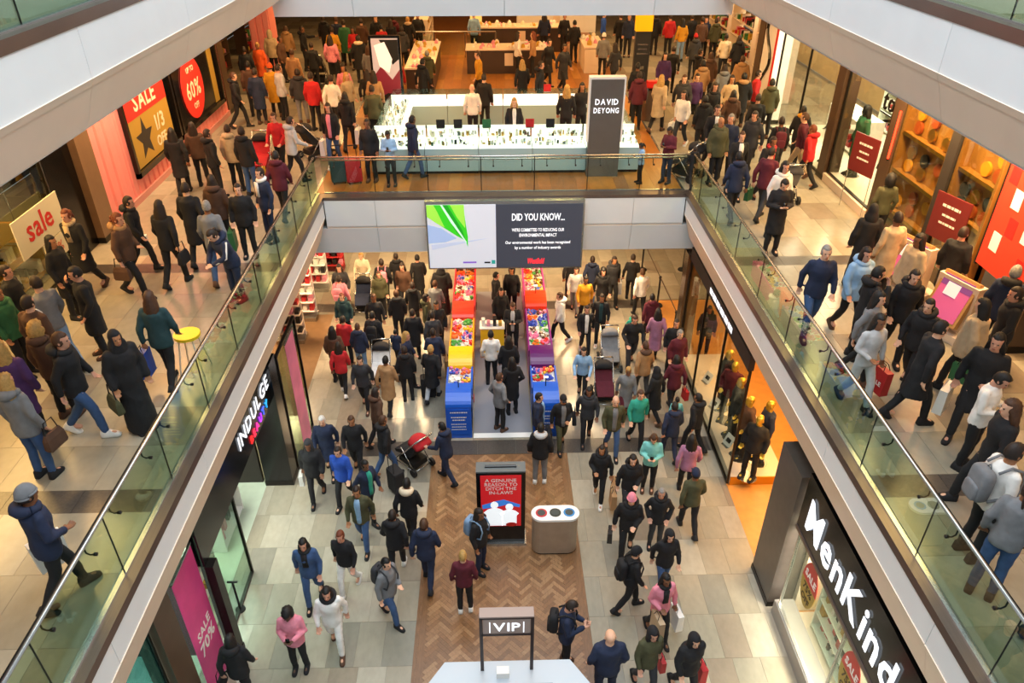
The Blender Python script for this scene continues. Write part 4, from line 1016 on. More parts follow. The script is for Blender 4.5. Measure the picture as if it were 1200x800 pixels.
# ---------------- bridge screen
r = thing('advert_screen', 'wide advertising screen DID YOU KNOW mounted on the bridge', 'screen', (.28, 16.9, 3.0))
SX0, SX1, SY = -1.6, 2.17, 16.8
BX('screen_housing', M_steel, SX0 - .04, SX1 + .04, SY + .01, 17.02, 2.98, 4.78, r)
wpn = BX('leaf_panel', mat('screen_paper', '#dfe6f4', .5, emit=.22), SX0, .06, SY, SY + .012, 3.02, 4.7, r); dpn = BX('text_panel', mat('screen_slate', '#3a3d48', .5, emit=.5), .06, SX1, SY, SY + .012, 3.02, 4.7, r)
LG = [mat('leaf_' + n, h, .5, emit=.45) for n, h in (('bright', '#35c820'), ('deep', '#169c1c'), ('lime', '#9be24a'), ('vein', '#c8f5d8'))]
def leafpoly(pts, m, t): MB().prism([(SX0 + a * 1.66, 4.7 - b * 1.68) for a, b in pts], SY - t, SY, 'y').build('printed_leaf', m, wpn)
leafpoly([(.0, 0), (.0, .18), (.12, .27), (.28, .38), (.42, .48), (.55, .56), (.58, .66), (.585, .5), (.56, .3), (.545, .15), (.54, 0)], LG[0], .003)
leafpoly([(.0, 0), (.0, .18), (.12, .27), (.25, .35), (.15, .1), (.1, 0)], LG[2], .004); leafpoly([(.22, 0), (.3, .2), (.42, .42), (.56, .58), (.5, .38), (.38, .15), (.3, 0)], LG[1], .005)
leafpoly([(.2, 0), (.34, .27), (.56, .6), (.565, .58), (.37, .24), (.23, 0)], LG[3], .006); leafpoly([(.34, 0), (.44, .2), (.55, .36), (.545, .15), (.54, 0)], LG[2], .0045)
leafpoly([(0, .3), (0, .6), (.25, .58), (.42, .52), (.2, .36)], mat('screen_sky', '#a9c2ee', .5, emit=.3), .002); leafpoly([(.04, .62), (.05, .7), (.9, .52), (.6, .56)], mat('screen_cloud', '#c3d0ea', .5, emit=.3), .0022)
leafpoly([(.5, .9), (.5, .925), (.7, .925), (.7, .9)], mat('screen_violet', '#6b4aa8', .5, emit=.8), .003); leafpoly([(.82, .905), (.82, .93), (.91, .93), (.91, .905)], M_blackmatte, .003); leafpoly([(.93, .88), (.93, .94), (.985, .94), (.985, .88)], mat('screen_green', '#1f8a80', .5, emit=.7), .003)
ML = mat('screen_text', '#f3f4f8', .5, emit=.95); TXC = 1.09
text('DID YOU KNOW...', (TXC, SY - .002, 4.28), (1, 0, 0), (0, 0, 1), .26, ML, dpn, .001, .003, width=1.28)
for s, z, h, w in (("WE'RE COMMITTED TO REDUCING OUR", 3.99, .12, 1.28), ('ENVIRONMENTAL IMPACT', 3.85, .12, .92), ('Our environmental work has been recognised', 3.66, .11, 1.6), ('by a number of industry awards', 3.52, .11, 1.14)):
    text(s, (TXC, SY - .002, z), (1, 0, 0), (0, 0, 1), h, ML, dpn, .001, .001, width=w)['kind'] = 'stuff'
text('Westfield', (TXC - .05, SY - .002, 3.12), (1, 0, 0), (0, 0, 1), .2, mat('screen_textred', '#ef2b36', .5, emit=1.0), dpn, .001, .008, width=.42, shear=.25)
# ================================================================== UPPER GALLERY SHOPS
# ---- sale window shop
glazing('gold decorated shop window with large sale sign', -8.35, [2.2, 5, 8, 11, 13.55], Z1, 8.6, fm=M_darkmetal)
sg = thing('sale_sign', 'cream board with red sale lettering in the gold shop window', 'sign', (-8.2, 12.75, 5.3))
BX('sign_sheet', M_cardcream, -8.22, -8.2, 11.95, 13.5, 5.72, 6.42, sg); letters('sale', (-8.197, 12.72, 5.93), (0, 1, 0), (0, 0, 1), .56, M_red, sg, .002, .01, .04, None, True)
b2 = BX('lower_sheet', M_cardcream, -8.22, -8.2, 12.6, 13.35, 5.3, 5.7, sg); text('60%', (-8.197, 12.97, 5.4), (0, 1, 0), (0, 0, 1), .26, mat('soft_red', '#c46a50', .5), sg, .002, .004)
for y in (12.1, 13.35): MB().tube([(-8.21, y, 6.42), (-8.21, y, 8.56)], .004, 4).build('hanging_wire', M_steel, sg)
rr = random.Random(3)
for k in range(34):
    y = rr.uniform(9.8, 13.3); z = rr.uniform(5.0, 8.0); x = rr.uniform(-9.2, -8.6); s = rr.uniform(.05, .13)
    pass
shelf_unit('gold lit display table behind the sale sign', -9.3, -8.7, 9.4, 13.3, Z1, 1.1, 3, M_gold, [GOODS[3], GOODS[0], GOODS[2]], seed=41)
t_ = thing('gold_garland', 'gold branch decoration in the sale sign window', 'decoration', (-9.0, 11.5, Z1))
mb = MB(); lf = MB()
for k in range(9):
    y0 = 10.2 + k * .36; pts = [(-9.0, 11.6, Z1 + 1.15)]; y = 11.6; z = Z1 + 1.15
    for j in range(5):
        y += (y0 - 11.6) * .22; z += .26; pts.append((-9.0 + rr.uniform(-.12, .12), y, z))
    mb.tube(pts, .012, 5)
    for p in pts[1:]:
        for _ in range(5): lf.ell((p[0] + rr.uniform(-.12, .12), p[1] + rr.uniform(-.12, .12), p[2] + rr.uniform(-.12, .12)), (.04, .04, .05), 6, 4)
mb.build('branches', M_brown, t_); o = lf.build('gold_leaves', M_gold, t_); o['kind'] = 'stuff'
MB().tube([(-9.0, 11.6, Z1 + 1.11), (-9.0, 11.6, Z1 + 1.2)], .15, 14).build('pot', M_gold, t_)
light_in('shop_light', (-9.6, 11, 8.5), 1.5, 4, 420, WARM); light_in('shop_light', (-9.6, 5, 8.5), 1.5, 4, 40, WARM)
struct(BX('door_1', M_black, -8.6, -8.35, 13.6, 14.65, Z1, 8.6), 'dark glossy entrance panel beside the brown pilaster', 'door')
pillar('tall brown pilaster between sale window and pink wall', mat('bronze_brown', '#7d6147', .4, noise=.06), -8.75, -8.2, 14.66, 15.24, Z1, 8.9, name='pilaster')
# ---- pink fluted shopfront
pk = thing('pink_shopfront', 'pink fluted shopfront with black framed poster windows', 'shopfront', (-8.6, 20, Z1))
BX('backing', M_pinkwall, -9.3, -8.42, 16.45, 24.2, Z1, 8.9, pk); BX('backing', M_pinkwall, -9.3, -8.35, 15.32, 16.45, Z1, 8.9, pk)
def slat(y0, y1, z0, z1, x=-8.42): MB().prism([(x, y0 + .012), (x + .05, y0 + .05), (x + .05, y1 - .05), (x, y1 - .012)], z0, z1).build('slat', M_pinkwall, pk)
for k in range(3): slat(15.34 + k * .37, 15.34 + (k + 1) * .37, Z1 + .15, 8.9, -8.35)
for k in range(26):
    y = 16.5 + k * .296
    if 17.0 < y + .15 < 23.9: slat(y, y + .296, Z1 + .15, 5.32); slat(y, y + .296, 7.62, 8.9)
    else: slat(y, y + .296, Z1 + .15, 8.9)
for k in range(4): MB().prism([(-9.25 + k * .22, 15.32), (-9.22 + k * .22, 15.28), (-9.08 + k * .22, 15.28), (-9.05 + k * .22, 15.32)], Z1 + .15, 8.9).build('slat', M_pinkwall, pk)
BX('skirting', mat('pink_skirting', '#c98b84', .5), -8.42, -8.33, 15.32, 24.2, Z1, Z1 + .15, pk)
for nm, (a, b) in (('sale', (17.05, 20.05)), ('circle', (20.15, 23.85))):
    w_ = BX('poster_window', M_black, -8.41, -8.36, a, b, 5.32, 7.6, pk)
    for q in ((a, a + .1, 5.32, 7.6), (b - .1, b, 5.32, 7.6), (a, b, 5.32, 5.44), (a, b, 7.5, 7.6)): BX('window_frame', mat('frame_gloss', '#17120e', .15), -8.36, -8.27, *q, w_)
    if nm == 'sale':
        BX('red_header', mat('poster_red', '#cf2a1e', .5, emit=.25), -8.355, -8.34, a + .12, b - .35, 6.55, 7.2, w_); letters('SALE', (-8.338, (a + b) / 2 - .12, 6.68), (0, 1, 0), (0, 0, 1), .56, M_cardcream, w_, .002, .012, .05, None, True)
        BX('gold_sheet', mat('poster_gold', '#a9832f', .5, emit=.12), -8.355, -8.345, a + .12, b - .35, 5.46, 6.55, w_)
        letters('1/3', (-8.343, b - 1.05, 5.98), (0, 1, 0), (0, 0, 1), .5, M_cardcream, w_, .002, .012, .05, None, True); text('OFF', (-8.343, b - 1.15, 5.6), (0, 1, 0), (0, 0, 1), .36, M_cardcream, w_, .002, .008)
        st = [(18.0 + (.5 if k % 2 == 0 else .22) * math.sin(math.pi * k / 5), 6.0 + (.5 if k % 2 == 0 else .22) * math.cos(math.pi * k / 5)) for k in range(10)]
        MB().prism(st, -8.345, -8.34, 'x').build('star', M_darkwall, w_)
    else:
        disc(w_, 'red_disc', (-8.35, 21.6, 6.3), (1, 0, 0), .82, .82, mat('poster_red', '#cf2a1e', .5, emit=.25), .02)
        text('UP TO', (-8.326, 21.6, 6.72), (0, 1, 0), (0, 0, 1), .2, M_cardcream, w_, .002, .004); letters('60%', (-8.326, 21.6, 6.05), (0, 1, 0), (0, 0, 1), .62, M_cardcream, w_, .002, .01, .04, None, True); text('OFF', (-8.326, 21.6, 5.75), (0, 1, 0), (0, 0, 1), .22, M_cardcream, w_, .002, .004)
        BX('gold_strip', mat('poster_gold', '#a9832f', .5, emit=.12), -8.355, -8.34, 23.2, 23.55, 5.46, 7.5, w_)
pillar('brown end pillar of the pink shopfront', M_brown, -9.2, -8.35, 24.22, 24.7, Z1, 8.9, name='pilaster')
pf = thing('pink_pillar', 'lone pink fluted pillar in the far crowd', 'pillar', (-8.9, 31.5, Z1)); BX('core', M_pinkwall, -9.3, -8.5, 31, 31.9, Z1, 8.9, pf)
for k in range(3): MB().prism([(-9.28 + k * .26, 31), (-9.25 + k * .26, 30.95), (-9.07 + k * .26, 30.95), (-9.04 + k * .26, 31)], Z1, 8.9).build('slat', M_pinkwall, pf)
for y in (25, 28, 33):
    shelf_unit('dark wooden shop shelves past the pink wall, %s' % {25: 'first bay', 28: 'second bay', 33: 'bay beyond the pink pillar'}[y], -10.6, -10.1, y, y + 2.6, Z1, 2.2, 5, M_brown, GOODS, seed=int(y))
# ---- right side
for y in (12.3, 14.2, 10.9): area('window_fill', (7.7, y, 8.5), .4, 1.3, 130, (1, .66, .32), (0, -.75, 0))  # unseen fill lights added to brighten the dark display windows
for y in (16.2, 18.6, 21.5): area('window_fill', (-7.5, y, 8.6), .4, 1.6, 80, WARM2, (0, .75, 0))  # added fill lights, out of view, washing the pink shopfront
XS = 8.45
pillar('dark slim pillar beside the red and white poster', M_brown, XS - .05, XS + .35, 10.0, 10.25, Z1, 8.9, name='shop_pillar')
pillar('dark slim pillar between the two brown windows', M_darkwall, XS - .08, XS + .3, 12.95, 13.22, Z1, 8.9, name='shop_pillar')
pillar('dark brown pillar with red light strip by the mannequin window', M_brown, XS - .05, XS + .35, 15.08, 15.5, Z1, 8.9, name='shop_pillar')
o = thing('light_strip', 'thin red light strip on the dark brown pillar', 'light', (XS - .07, 15.2, 6.6)); BX('tube', mat('red_glow', '#ff3a20', .5, emit=3), XS - .075, XS - .05, 15.18, 15.21, 6.3, 7.3, o); BX('tube_cap', M_black, XS - .08, XS - .05, 15.175, 15.215, 6.27, 6.3, o)
MD = mat('walnut_board', '#a06a2c', .45, noise=.12, scale=2)
def display(lab, y0, y1, rows, seed):
    r = thing('display_window', lab, 'display window', (XS, (y0 + y1) / 2, Z1)); rr = random.Random(seed)
    BX('back_board', MD, XS + .16, XS + .32, y0, y1, Z1, 8.9, r); BX('base_box', M_brown, XS - .05, XS + .32, y0, y1, Z1, Z1 + .28, r)
    for y in (y0, y1 - .08): BX('side_frame', MD, XS - .02, XS + .25, y, y + .08, Z1 + .28, 8.9, r)
    for i in range(rows):
        z = Z1 + .55 + i * .78
        BX('shelf', MD, XS + .0, XS + .25, y0 + .08, y1 - .08, z, z + .05, r); BX('shelf_lip', M_gold, XS - .015, XS, y0 + .08, y1 - .08, z - .01, z + .06, r)
        n = 3
        for k in range(n):
            for t in (0, 1):
                if rr.random() < .25: continue
                yy = y0 + (k + .7) * (y1 - y0) / (n + .4); zz = z + .2 + t * .27
                disc(r, 'display_plate', (XS + .15, yy, zz), (-1, 0, 0), .13, .13, rr.choice((M_gold, mat('amber_plate', '#d9921e', .4), GOODS[2], mat('rust_plate', '#a4481c', .4))), .05)
    BX('pane', M_shopglass, XS - .04, XS - .03, y0, y1, Z1 + .28, 8.9, r)
display('brown wooden display window with round plates beside the red light strip', 13.25, 15.06, 4, 1); display('brown wooden display window with round plates beside the red poster', 11.65, 12.93, 4, 2)
def redsign(lab, y, z):
    r = thing('hanging_notice', lab, 'sign', (XS - .2, y, z)); Mx = Matrix.Translation((XS - .2, y, z)) @ Matrix.Rotation(.3, 4, 'Z')
    MB().box(-.012, .012, -.38, .38, 0, .85, 0, Mx).build('board', mat('wine_board', '#6b1d1c', .5), r)
    rt, up = Mx.to_3x3() @ V((0, -1, 0)), V((0, 0, 1)); bars(r, Mx @ V((-.014, 0, 0)), rt, up, [(.62, .4, .05), (.45, .3, .04), (.3, .36, .04)], M_plainwhite)
    for y_ in (-.36, .36): MB().tube([Mx @ V((0, y_, -.02)), Mx @ V((0, y_, z * 0 - (z - Z1)))], .01, 5).build('leg', M_steel, r)
redsign('wine red notice board by the mannequin window', 15.95, 5.7); redsign('wine red notice board by the brown window beside pink screens', 12.35, 5.72)
rp = thing('red_poster', 'large red poster with white squares in the upper shop', 'poster', (XS + .05, 10.9, 5.7)); BX('sheet', mat('poster_scarlet', '#d5351f', .5, emit=.3), XS, XS + .02, 10.3, 11.55, 5.7, 7.9, rp)
for y, z in ((11.15, 6.05), (11.0, 6.85), (10.5, 6.45), (10.55, 7.3)): BX('white_square', mat('poster_white', '#ece2d6', .5, emit=.2), XS - .005, XS, y, y + .22, z, z + .32, rp)
for y, z in ((10.9, 6.4), (11.25, 7.2), (10.4, 5.9)): BX('red_square', mat('poster_crimson', '#b01c16', .5, emit=.2), XS - .004, XS, y, y + .22, z, z + .32, rp)
BX('poster_frame', M_darkmetal, XS, XS + .05, 10.26, 10.3, 5.66, 7.94, rp); BX('poster_frame', M_darkmetal, XS, XS + .05, 11.55, 11.59, 5.66, 7.94, rp)
def kiosk(lab, x, y, rz):
    r = thing('screen_kiosk', lab, 'kiosk', (x, y, Z1)); Mx = Matrix.Translation((x, y, Z1)) @ Matrix.Rotation(rz, 4, 'Z')
    MB().box(-.5, .5, -.28, .28, 0, .14, 0, Mx).build('base', M_cream, r); MB().box(-.38, .38, -.1, .1, .14, 1.0, 0, Mx).build('stand', M_cream, r)
    Q = Mx @ Matrix.Translation((0, -.1, .75)) @ Matrix.Rotation(-.35, 4, 'X')
    MB().box(-.33, .33, -.05, .05, -.5, .32, 0, Q).build('screen_frame', mat('kiosk_tan', '#b48a52', .5), r); MB().box(-.28, .28, -.06, -.05, -.44, .27, 0, Q).build('screen', mat('screen_pink', '#c65a92', .5, emit=.25), r)
    MB().box(-.28, .28, -.064, -.06, .08, .27, 0, Q).build('screen_block', mat('screen_plum', '#7d4690', .5, emit=.2), r); MB().box(-.16, .08, -.068, -.06, -.06, .16, 0, Q).build('screen_block', mat('screen_paper', '#eef3fc', .5, emit=.95), r)
kiosk('tan kiosk with tilted pink screen by the brown window', 7.7, 12.15, -1.2); kiosk('tan kiosk with tilted pink screen by the red poster', 7.75, 10.7, -1.2)
# mannequin window
glazing('cream lit mannequin window between brown pillar and dark column', XS, [15.55, 17.9], Z1 + .2, 8.6)
struct(BX('wall_plinth', M_cream, XS - .1, XS + 1.6, 15.5, 18.0, Z1, Z1 + .2), 'cream plinth of the upper mannequin window', 'wall')
struct(BX('wall_window_back', mat('cream_back', '#e2cf9c', .6), XS + 1.6, XS + 1.7, 15.5, 18.0, Z1, 8.9), 'cream back wall of the upper mannequin window', 'wall')
light_in('shop_light', (XS + .8, 16.8, 8.5), 1, 1.6, 170, WARM2)
mannequin('mannequin in dark green coat with long black wig in cream window', 1022, 124, 'w', 'ct:gn', 'k', None, Z1 + .2, 'st', MK, 'l', x=XS + .5)
mannequin('mannequin in white top beside the wine red notice', 1043, 150, 'sw', 'sw:w', 'k', None, Z1 + .2, 'st', MK, None, x=XS + .5)
dl = thing('flower_decal', 'cluster of brown round paper flowers in the cream window', 'decoration', (XS + 1.5, 17.0, 6.4))
for i, (dy, dz, r_) in enumerate(((0, 0, .2), (.3, .12, .16), (-.25, .3, .17), (.1, .5, .19), (.35, .75, .15))):
    disc(dl, 'paper_flower', (XS + 1.58, 16.9 + dy, 6.6 + dz), (-1, 0, 0), r_, r_, mat('kraft', '#a88244', .7), .04)
ts = thing('script_sign', 'black script letters to on the cream window glass', 'sign', (XS - .05, 15.75, 7.0)); letters('to', (XS - .03, 16.05, 7.15), (0, -1, 0), (0, 0, 1), .55, M_black, ts, .01, .01, .03); BX('sign_bar', M_black, XS - .03, XS - .01, 15.6, 16.1, 7.05, 7.08, ts)
pillar('dark glossy column between cream window and bright shop', M_brown, XS - .1, XS + .3, 17.95, 18.35, Z1, 8.9, name='shop_pillar')
# bright shop
glazing('wide bright white shop window of the upper gallery', XS, [18.4, 20.4, 22.5], Z1, 8.6)
struct(BX('floor', mat('bright_floor', '#ddd6c4', .25), XS + .05, 12.4, 18.4, 22.6, Z1 - .03, Z1 + .004), 'pale floor inside the bright upper shop', 'floor')
shelf_unit('white counter with red flowers in the bright upper shop', 9.8, 10.5, 19.6, 21.6, Z1, .95, 2, M_plainwhite, [GOODS[5], GOODS[0]], seed=51); shelf_unit('tall mint shelf at the back of the bright upper shop', 11.6, 12.1, 18.6, 22.2, Z1, 2.4, 5, mat('mint_glass_shelf', '#c9e0d2', .15), GOODS, seed=52)
mannequin('tall mannequin in dark green dress inside the bright upper shop', 950, 78, 'w', 'dr:gn', 'k', None, Z1, 'po', MK, None, x=8.95, y=19.2)
light_in('shop_light', (10.2, 20.4, 8.5), 2, 3, 420, (1, .86, .62))
wp = pillar('white pillar with black swirl graphic and red edge', M_plainwhite, XS - .1, XS + .35, 22.75, 23.9, Z1, 8.9, name='shop_pillar')
mb = MB(); mb.tube([(XS - .11, 23.4 + .3 * math.sin(t * 2.2), Z1 + .5 + t * .6) for t in [k * .25 for k in range(18)]], .06, 6); mb.build('swirl', M_black, wp); BX('red_edge', M_red, XS - .115, XS - .1, 22.75, 22.9, Z1 + .12, 8.9, wp)
pillar('dark pillar past the white swirl pillar', M_brown, XS - .1, XS + .3, 24.0, 24.5, Z1, 8.9, name='shop_pillar')
for y in (25, 28.2, 31.4): shelf_unit('lit cream shop shelves past the swirl pillar, %s' % {25: 'first bay', 28.2: 'second bay', 31.4: 'third bay'}[y], 9.4, 9.9, y, y + 2.8, Z1, 2.3, 5, M_cream, GOODS, seed=int(y * 10))
light_in('shop_light', (10.2, 29, 8.5), 2, 6, 260, WARM2)
# ================================================================== JEWELLERY ISLAND
M_teal = mat('pale_teal_panel', '#a5c3c6', .3); M_deck = mat('lit_deck', '#f4f6f0', .4, emit=.8); M_jglass = glassmat('case_glass', '#eef6f2', .14)
JW = [mat('jewel_' + n, h, .25, mt) for n, h, mt in (('silver', '#c9ccce', .9), ('gold', '#c79f45', .9), ('black', '#1a1a1c', 0), ('white', '#f0efea', 0), ('green', '#31584c', 0))]
def counter(lab, p0, p1, depth, seed, group='glass jewellery counters'):
    """counter between p0 and p1; customer side is on the right of p0->p1"""
    p0, p1 = V((p0[0], p0[1], 0)), V((p1[0], p1[1], 0)); d = (p1 - p0).normalized(); n = V((-d.y, d.x, 0)); L = (p1 - p0).length
    c = (p0 + p1) / 2; r = thing('jewellery_counter', lab, 'counter', (c.x, c.y, Z1), 0, group); rr = random.Random(seed)
    Mx = Matrix(((d.x, n.x, 0, p0.x), (d.y, n.y, 0, p0.y), (0, 0, 1, Z1), (0, 0, 0, 1)))
    MB().box(.005, L - .005, 0, depth, .08, .66, 0, Mx).build('cabinet', M_teal, r); MB().box(.01, L - .01, .04, depth, .002, .08, 0, Mx).build('kick_plate', M_darkmetal, r)
    MB().box(.01, L - .01, .01, depth - .01, .66, .68, 0, Mx).build('lit_deck', M_deck, r)
    for a in ((.005, L - .005, 0, .008, .68, .98), (.005, L - .005, 0, depth, .98, .992)): MB().box(*a, 0, Mx).build('glass', M_jglass, r)
    MB().box(.02, L - .02, depth - .04, depth, .68, .99, 0, Mx).build('back_rail', M_deck, r)
    for x in (.12, L - .12): MB().tube([Mx @ V((x, -.015, .42)), Mx @ V((x, .0, .42))], .02, 8).build('lock', M_darkmetal, r)
    for k in range(2):
        MB().box(.04, L - .04, .1 + k * depth * .45, .1 + k * depth * .45 + depth * .3, .68 + k * .1, .70 + k * .1, 0, Mx).build('display_step', M_deck, r)
    mb = MB()
    for _ in range(int(L * 46)):
        x, y = rr.uniform(.06, L - .06), rr.uniform(.06, depth - .08); s = rr.uniform(.012, .035); z = .72 + (.1 if y > depth * .5 else 0)
        mb.box(x - s, x + s, y - s * .7, y + s * .7, z, z + rr.uniform(.02, .12), rr.choices(range(5), (5, 2, 1, 6, 1))[0], Mx)
    o = mb.build('jewellery', JW, r); o['kind'] = 'stuff'
    return r
IX0, IX1, IY0, IY1 = -3.1, 3.78, 18.62, 22.7
w_ = (IX1 - IX0) / 5
nm5 = ('nearest the pink wall', 'behind the navy jacket customer', 'in the middle', 'below the black suit seller', 'at the grey tower')
for i in range(5): counter('teal fronted glass jewellery counter along the bridge, ' + nm5[i], (IX0 + i * w_, IY0), (IX0 + (i + 1) * w_ - .004, IY0), .95, 100 + i)
for i in range(2):
    a = IY0 + .98 + i * 1.5
    counter('side glass jewellery counter facing pink wall, ' + ('front', 'rear')[i], (IX0 + .05, a + 1.48), (IX0 + .05, a), .7, 110 + i); counter('side glass jewellery counter facing swirl pillar, ' + ('front', 'rear')[i], (IX1 - .05, a), (IX1 - .05, a + 1.48), .7, 120 + i)
for i in range(4):
    w2 = (IX1 - IX0 - .2) / 4; a = IX1 - .1 - i * w2
    counter('rear glass jewellery counter facing the stalls, ' + ('by the grey tower', 'below the blonde seller', 'in the middle', 'by the portrait screen')[i], (a, IY1 + .6), (a - w2 + .004, IY1 + .6), .7, 130 + i)
for i, (u, v, c) in enumerate(((536, 128, 'k'), (621, 136, 'r'), (641, 118, 'r'), (570, 138, 'gn'), (645, 140, 'k'), (516, 141, 'k'))):
    p = PZ(u, v, 5.9); y = min(max(p.y, 18.9), 19.3) if v > 125 else 22.85
    p = PY(u, v, y); zt = 5.793
    r = thing('counter_card', 'small %s display stand on the jewellery counter, %s' % (COL[c][0], ('by the white shirt seller', 'by the black suit seller', 'on the rear counter', 'round', 'right of the red card', 'next to the first')[i]), 'display stand', (p.x, y, zt))
    BX('foot', M_steel, p.x - .1, p.x + .1, y - .05, y + .05, zt, zt + .015, r); BX('card', cloth(c), p.x - .11, p.x + .11, y - .01, y + .01, zt + .015, zt + .22, r)
# tower
tw = thing('sign_tower', 'grey sign tower with two white words with white edge', 'sign', (2.8, 18.4, Z1))
BX('tower_body', mat('tower_grey', '#5d5752', .4, noise=.04), 2.40, 3.2, 18.34, 18.56, Z1 + .002, 7.22, tw)
for a in ((2.36, 2.40, 18.33, 18.57, Z1 + .9, 7.27), (3.2, 3.24, 18.33, 18.57, Z1 + .9, 7.27), (2.40, 3.2, 18.33, 18.57, 7.22, 7.27)): BX('white_edge', M_plainwhite, *a, tw)
letters('DAVID', (2.52, 18.335, 6.62), (1, 0, 0), (0, 0, 1), .2, M_letterw, tw, .003, .003, .03, .56); letters('DEYONG', (2.49, 18.335, 6.42), (1, 0, 0), (0, 0, 1), .18, M_letterw, tw, .003, .003, .03, .62)
# ---------------- portrait screen, totem, bins
r = thing('portrait_screen', 'black framed portrait advert screen in the left crowd', 'screen', (-3.6, 23.8, Z1)); p0, p1 = PY(431, 42, 23.8), PY(468, 42, 23.8)
a, b, zt = p0.x, p1.x, p0.z
BX('frame', M_black, a, b, 23.8, 23.95, Z1 + .1, zt, r); BX('foot', M_black, a - .05, b + .05, 23.6, 24.15, Z1 + .002, Z1 + .1, r)
sc = BX('screen', mat('advert_grey', '#b7aaa6', .4, emit=.45), a + .07, b - .07, 23.788, 23.8, Z1 + .35, zt - .07, r)
w2, h2 = b - a - .14, zt - Z1 - .42; z0 = Z1 + .35; x0 = a + .07
def blob(pts, m, t): MB().prism([(x0 + p * w2, z0 + q_ * h2) for p, q_ in pts], 23.788 - t, 23.788, 'y').build('printed_shape', m, sc)
blob([(0, .45), (.3, .6), (.7, .4), (1, .55), (1, .2), (.6, .12), (.2, .2)], mat('advert_crimson', '#7c2430', .4, emit=.3), .003); blob([(.3, .98), (1, .98), (1, .7), (.75, .62), (.6, .8)], M_blackmatte, .004); blob([(.1, .9), (.5, .95), (.75, .7), (.6, .5), (.25, .6)], mat('advert_cream', '#e9dfd4', .4, emit=.6), .005); blob([(0, 0), (1, 0), (1, .16), (.5, .2), (0, .1)], M_blackmatte, .004)
r = thing('yellow_totem', 'dark information totem with yellow top sign', 'sign', (5.35, 27, Z1)); p0, p1 = PY(745, 36, 27), PY(763, 36, 27)
BX('body', mat('totem_slate', '#2c2e33', .4), p0.x, p1.x, 26.9, 27.1, Z1 + .002, p0.z, r); ys_ = BX('yellow_sign', mat('totem_yellow', '#f0b800', .5, emit=.35), p0.x - .02, p1.x + .02, 26.86, 27.14, p0.z, p0.z + 1.1, r)
bars(r, ((p0.x + p1.x) / 2, 26.897, Z1), (1, 0, 0), (0, 0, 1), [(1.5, .35, .05), (1.35, .3, .05), (1.2, .36, .05), (.7, .3, .12)], M_steel)
p = PZ(760, 140, Z1); r = thing('litter_bin', 'round bronze litter bin with red box on top', 'bin', (p.x, p.y, Z1)); MB().tube([(p.x, p.y, Z1 + .002), (p.x, p.y, Z1 + .95)], .24, 18).build('bin_body', M_bronze, r); MB().tube([(p.x, p.y, Z1 + .95), (p.x, p.y, Z1 + 1.0)], .26, 18).build('rim', M_black, r); BX('red_box', M_red, p.x - .16, p.x + .16, p.y - .1, p.y + .1, Z1 + 1.0, Z1 + 1.18, r)
# ---------------- market stalls behind the island
def stall(lab, x0, x1, y0, y1, h, top, base, seed, low=False):
    r = thing('market_stall', lab, 'stall', ((x0 + x1) / 2, (y0 + y1) / 2, Z1)); rr = random.Random(seed)
    BX('base_cabinet', base, x0 + .04, x1 - .04, y0 + .04, y1 - .04, Z1 + .002, Z1 + h, r); BX('worktop', top, x0, x1, y0, y1, Z1 + h, Z1 + h + .05, r)
    k = int((x1 - x0) / .5)
    for i in range(k): BX('front_panel', base, x0 + .08 + i * (x1 - x0 - .16) / k + .01, x0 + .08 + (i + 1) * (x1 - x0 - .16) / k - .01, y0 + .02, y0 + .04, Z1 + .1, Z1 + h - .06, r)
    BX('price_board', M_cream, (x0 + x1) / 2 - .16, (x0 + x1) / 2 + .16, y0 + .005, y0 + .02, Z1 + .3, Z1 + h - .1, r)
    for i in range(int((x1 - x0) * (y1 - y0) * 9)):
        x, y = rr.uniform(x0 + .12, x1 - .12), rr.uniform(y0 + .12, y1 - .12); q = rr.uniform(.05, .1)
        MB().tube([(x, y, Z1 + h + .05), (x, y, Z1 + h + .05 + q), (x, y, Z1 + h + .07 + q * 1.5)], [q, q * .9, q * .3], 8).build('jar', rr.choice((GOODS[0], M_cream, GOODS[0], GOODS[3], GOODS[1])), r)
DW = mat('stall_umber', '#3f3029', .5)
stall('long dark stall with cream jars running away from the counter', -2.95, -1.95, 26.4, 31.0, .85, M_cream, DW, 1); stall('wide dark stall with cream jars behind the mustard shirt', -.95, 2.3, 29.4, 30.5, .85, M_cream, DW, 2)
stall('pale stall with drawers near the grey tower', 3.5, 4.3, 29.4, 31.6, .9, M_cream, M_cream, 3); stall('dark rear stall with tall jars by the white top seller', -.6, 3.2, 33.2, 34.2, .95, M_cream, DW, 4)
stall('grey rear counter behind the blue shirt', 1.2, 5.0, 37.5, 38.4, 1.0, M_steel, M_plainwhite, 5)
r = thing('steel_barrier', 'steel rail barrier behind the long dark stall', 'barrier', (-1.5, 32.3, Z1))
MB().tube([(-3.6, 32.3, Z1 + 1.0), (.2, 32.3, Z1 + 1.0)], .03, 8).build('top_rail', M_steel, r)
for x in (-3.6, -2.3, -1.05, .2): MB().tube([(x, 32.3, Z1 + .002), (x, 32.3, Z1 + 1.0)], .025, 8).build('post', M_steel, r)
for x in (-3.55, -2.25, -1.0): BX('glass_panel', M_jglass, x + .03, x + 1.15, 32.29, 32.31, Z1 + .1, Z1 + .9, r)
shelf_unit('beige slanted goods rack behind the steel barrier', -3.2, -2.6, 33.2, 36.5, Z1, 1.3, 4, M_cream, [GOODS[3], GOODS[0]], seed=61); shelf_unit('lit yellow goods shelf behind the steel barrier', -.9, -.4, 35.5, 37.5, Z1, 1.8, 4, mat('lit_shelf', '#e8c873', .5, emit=.5), [GOODS[2], GOODS[0]], seed=62)
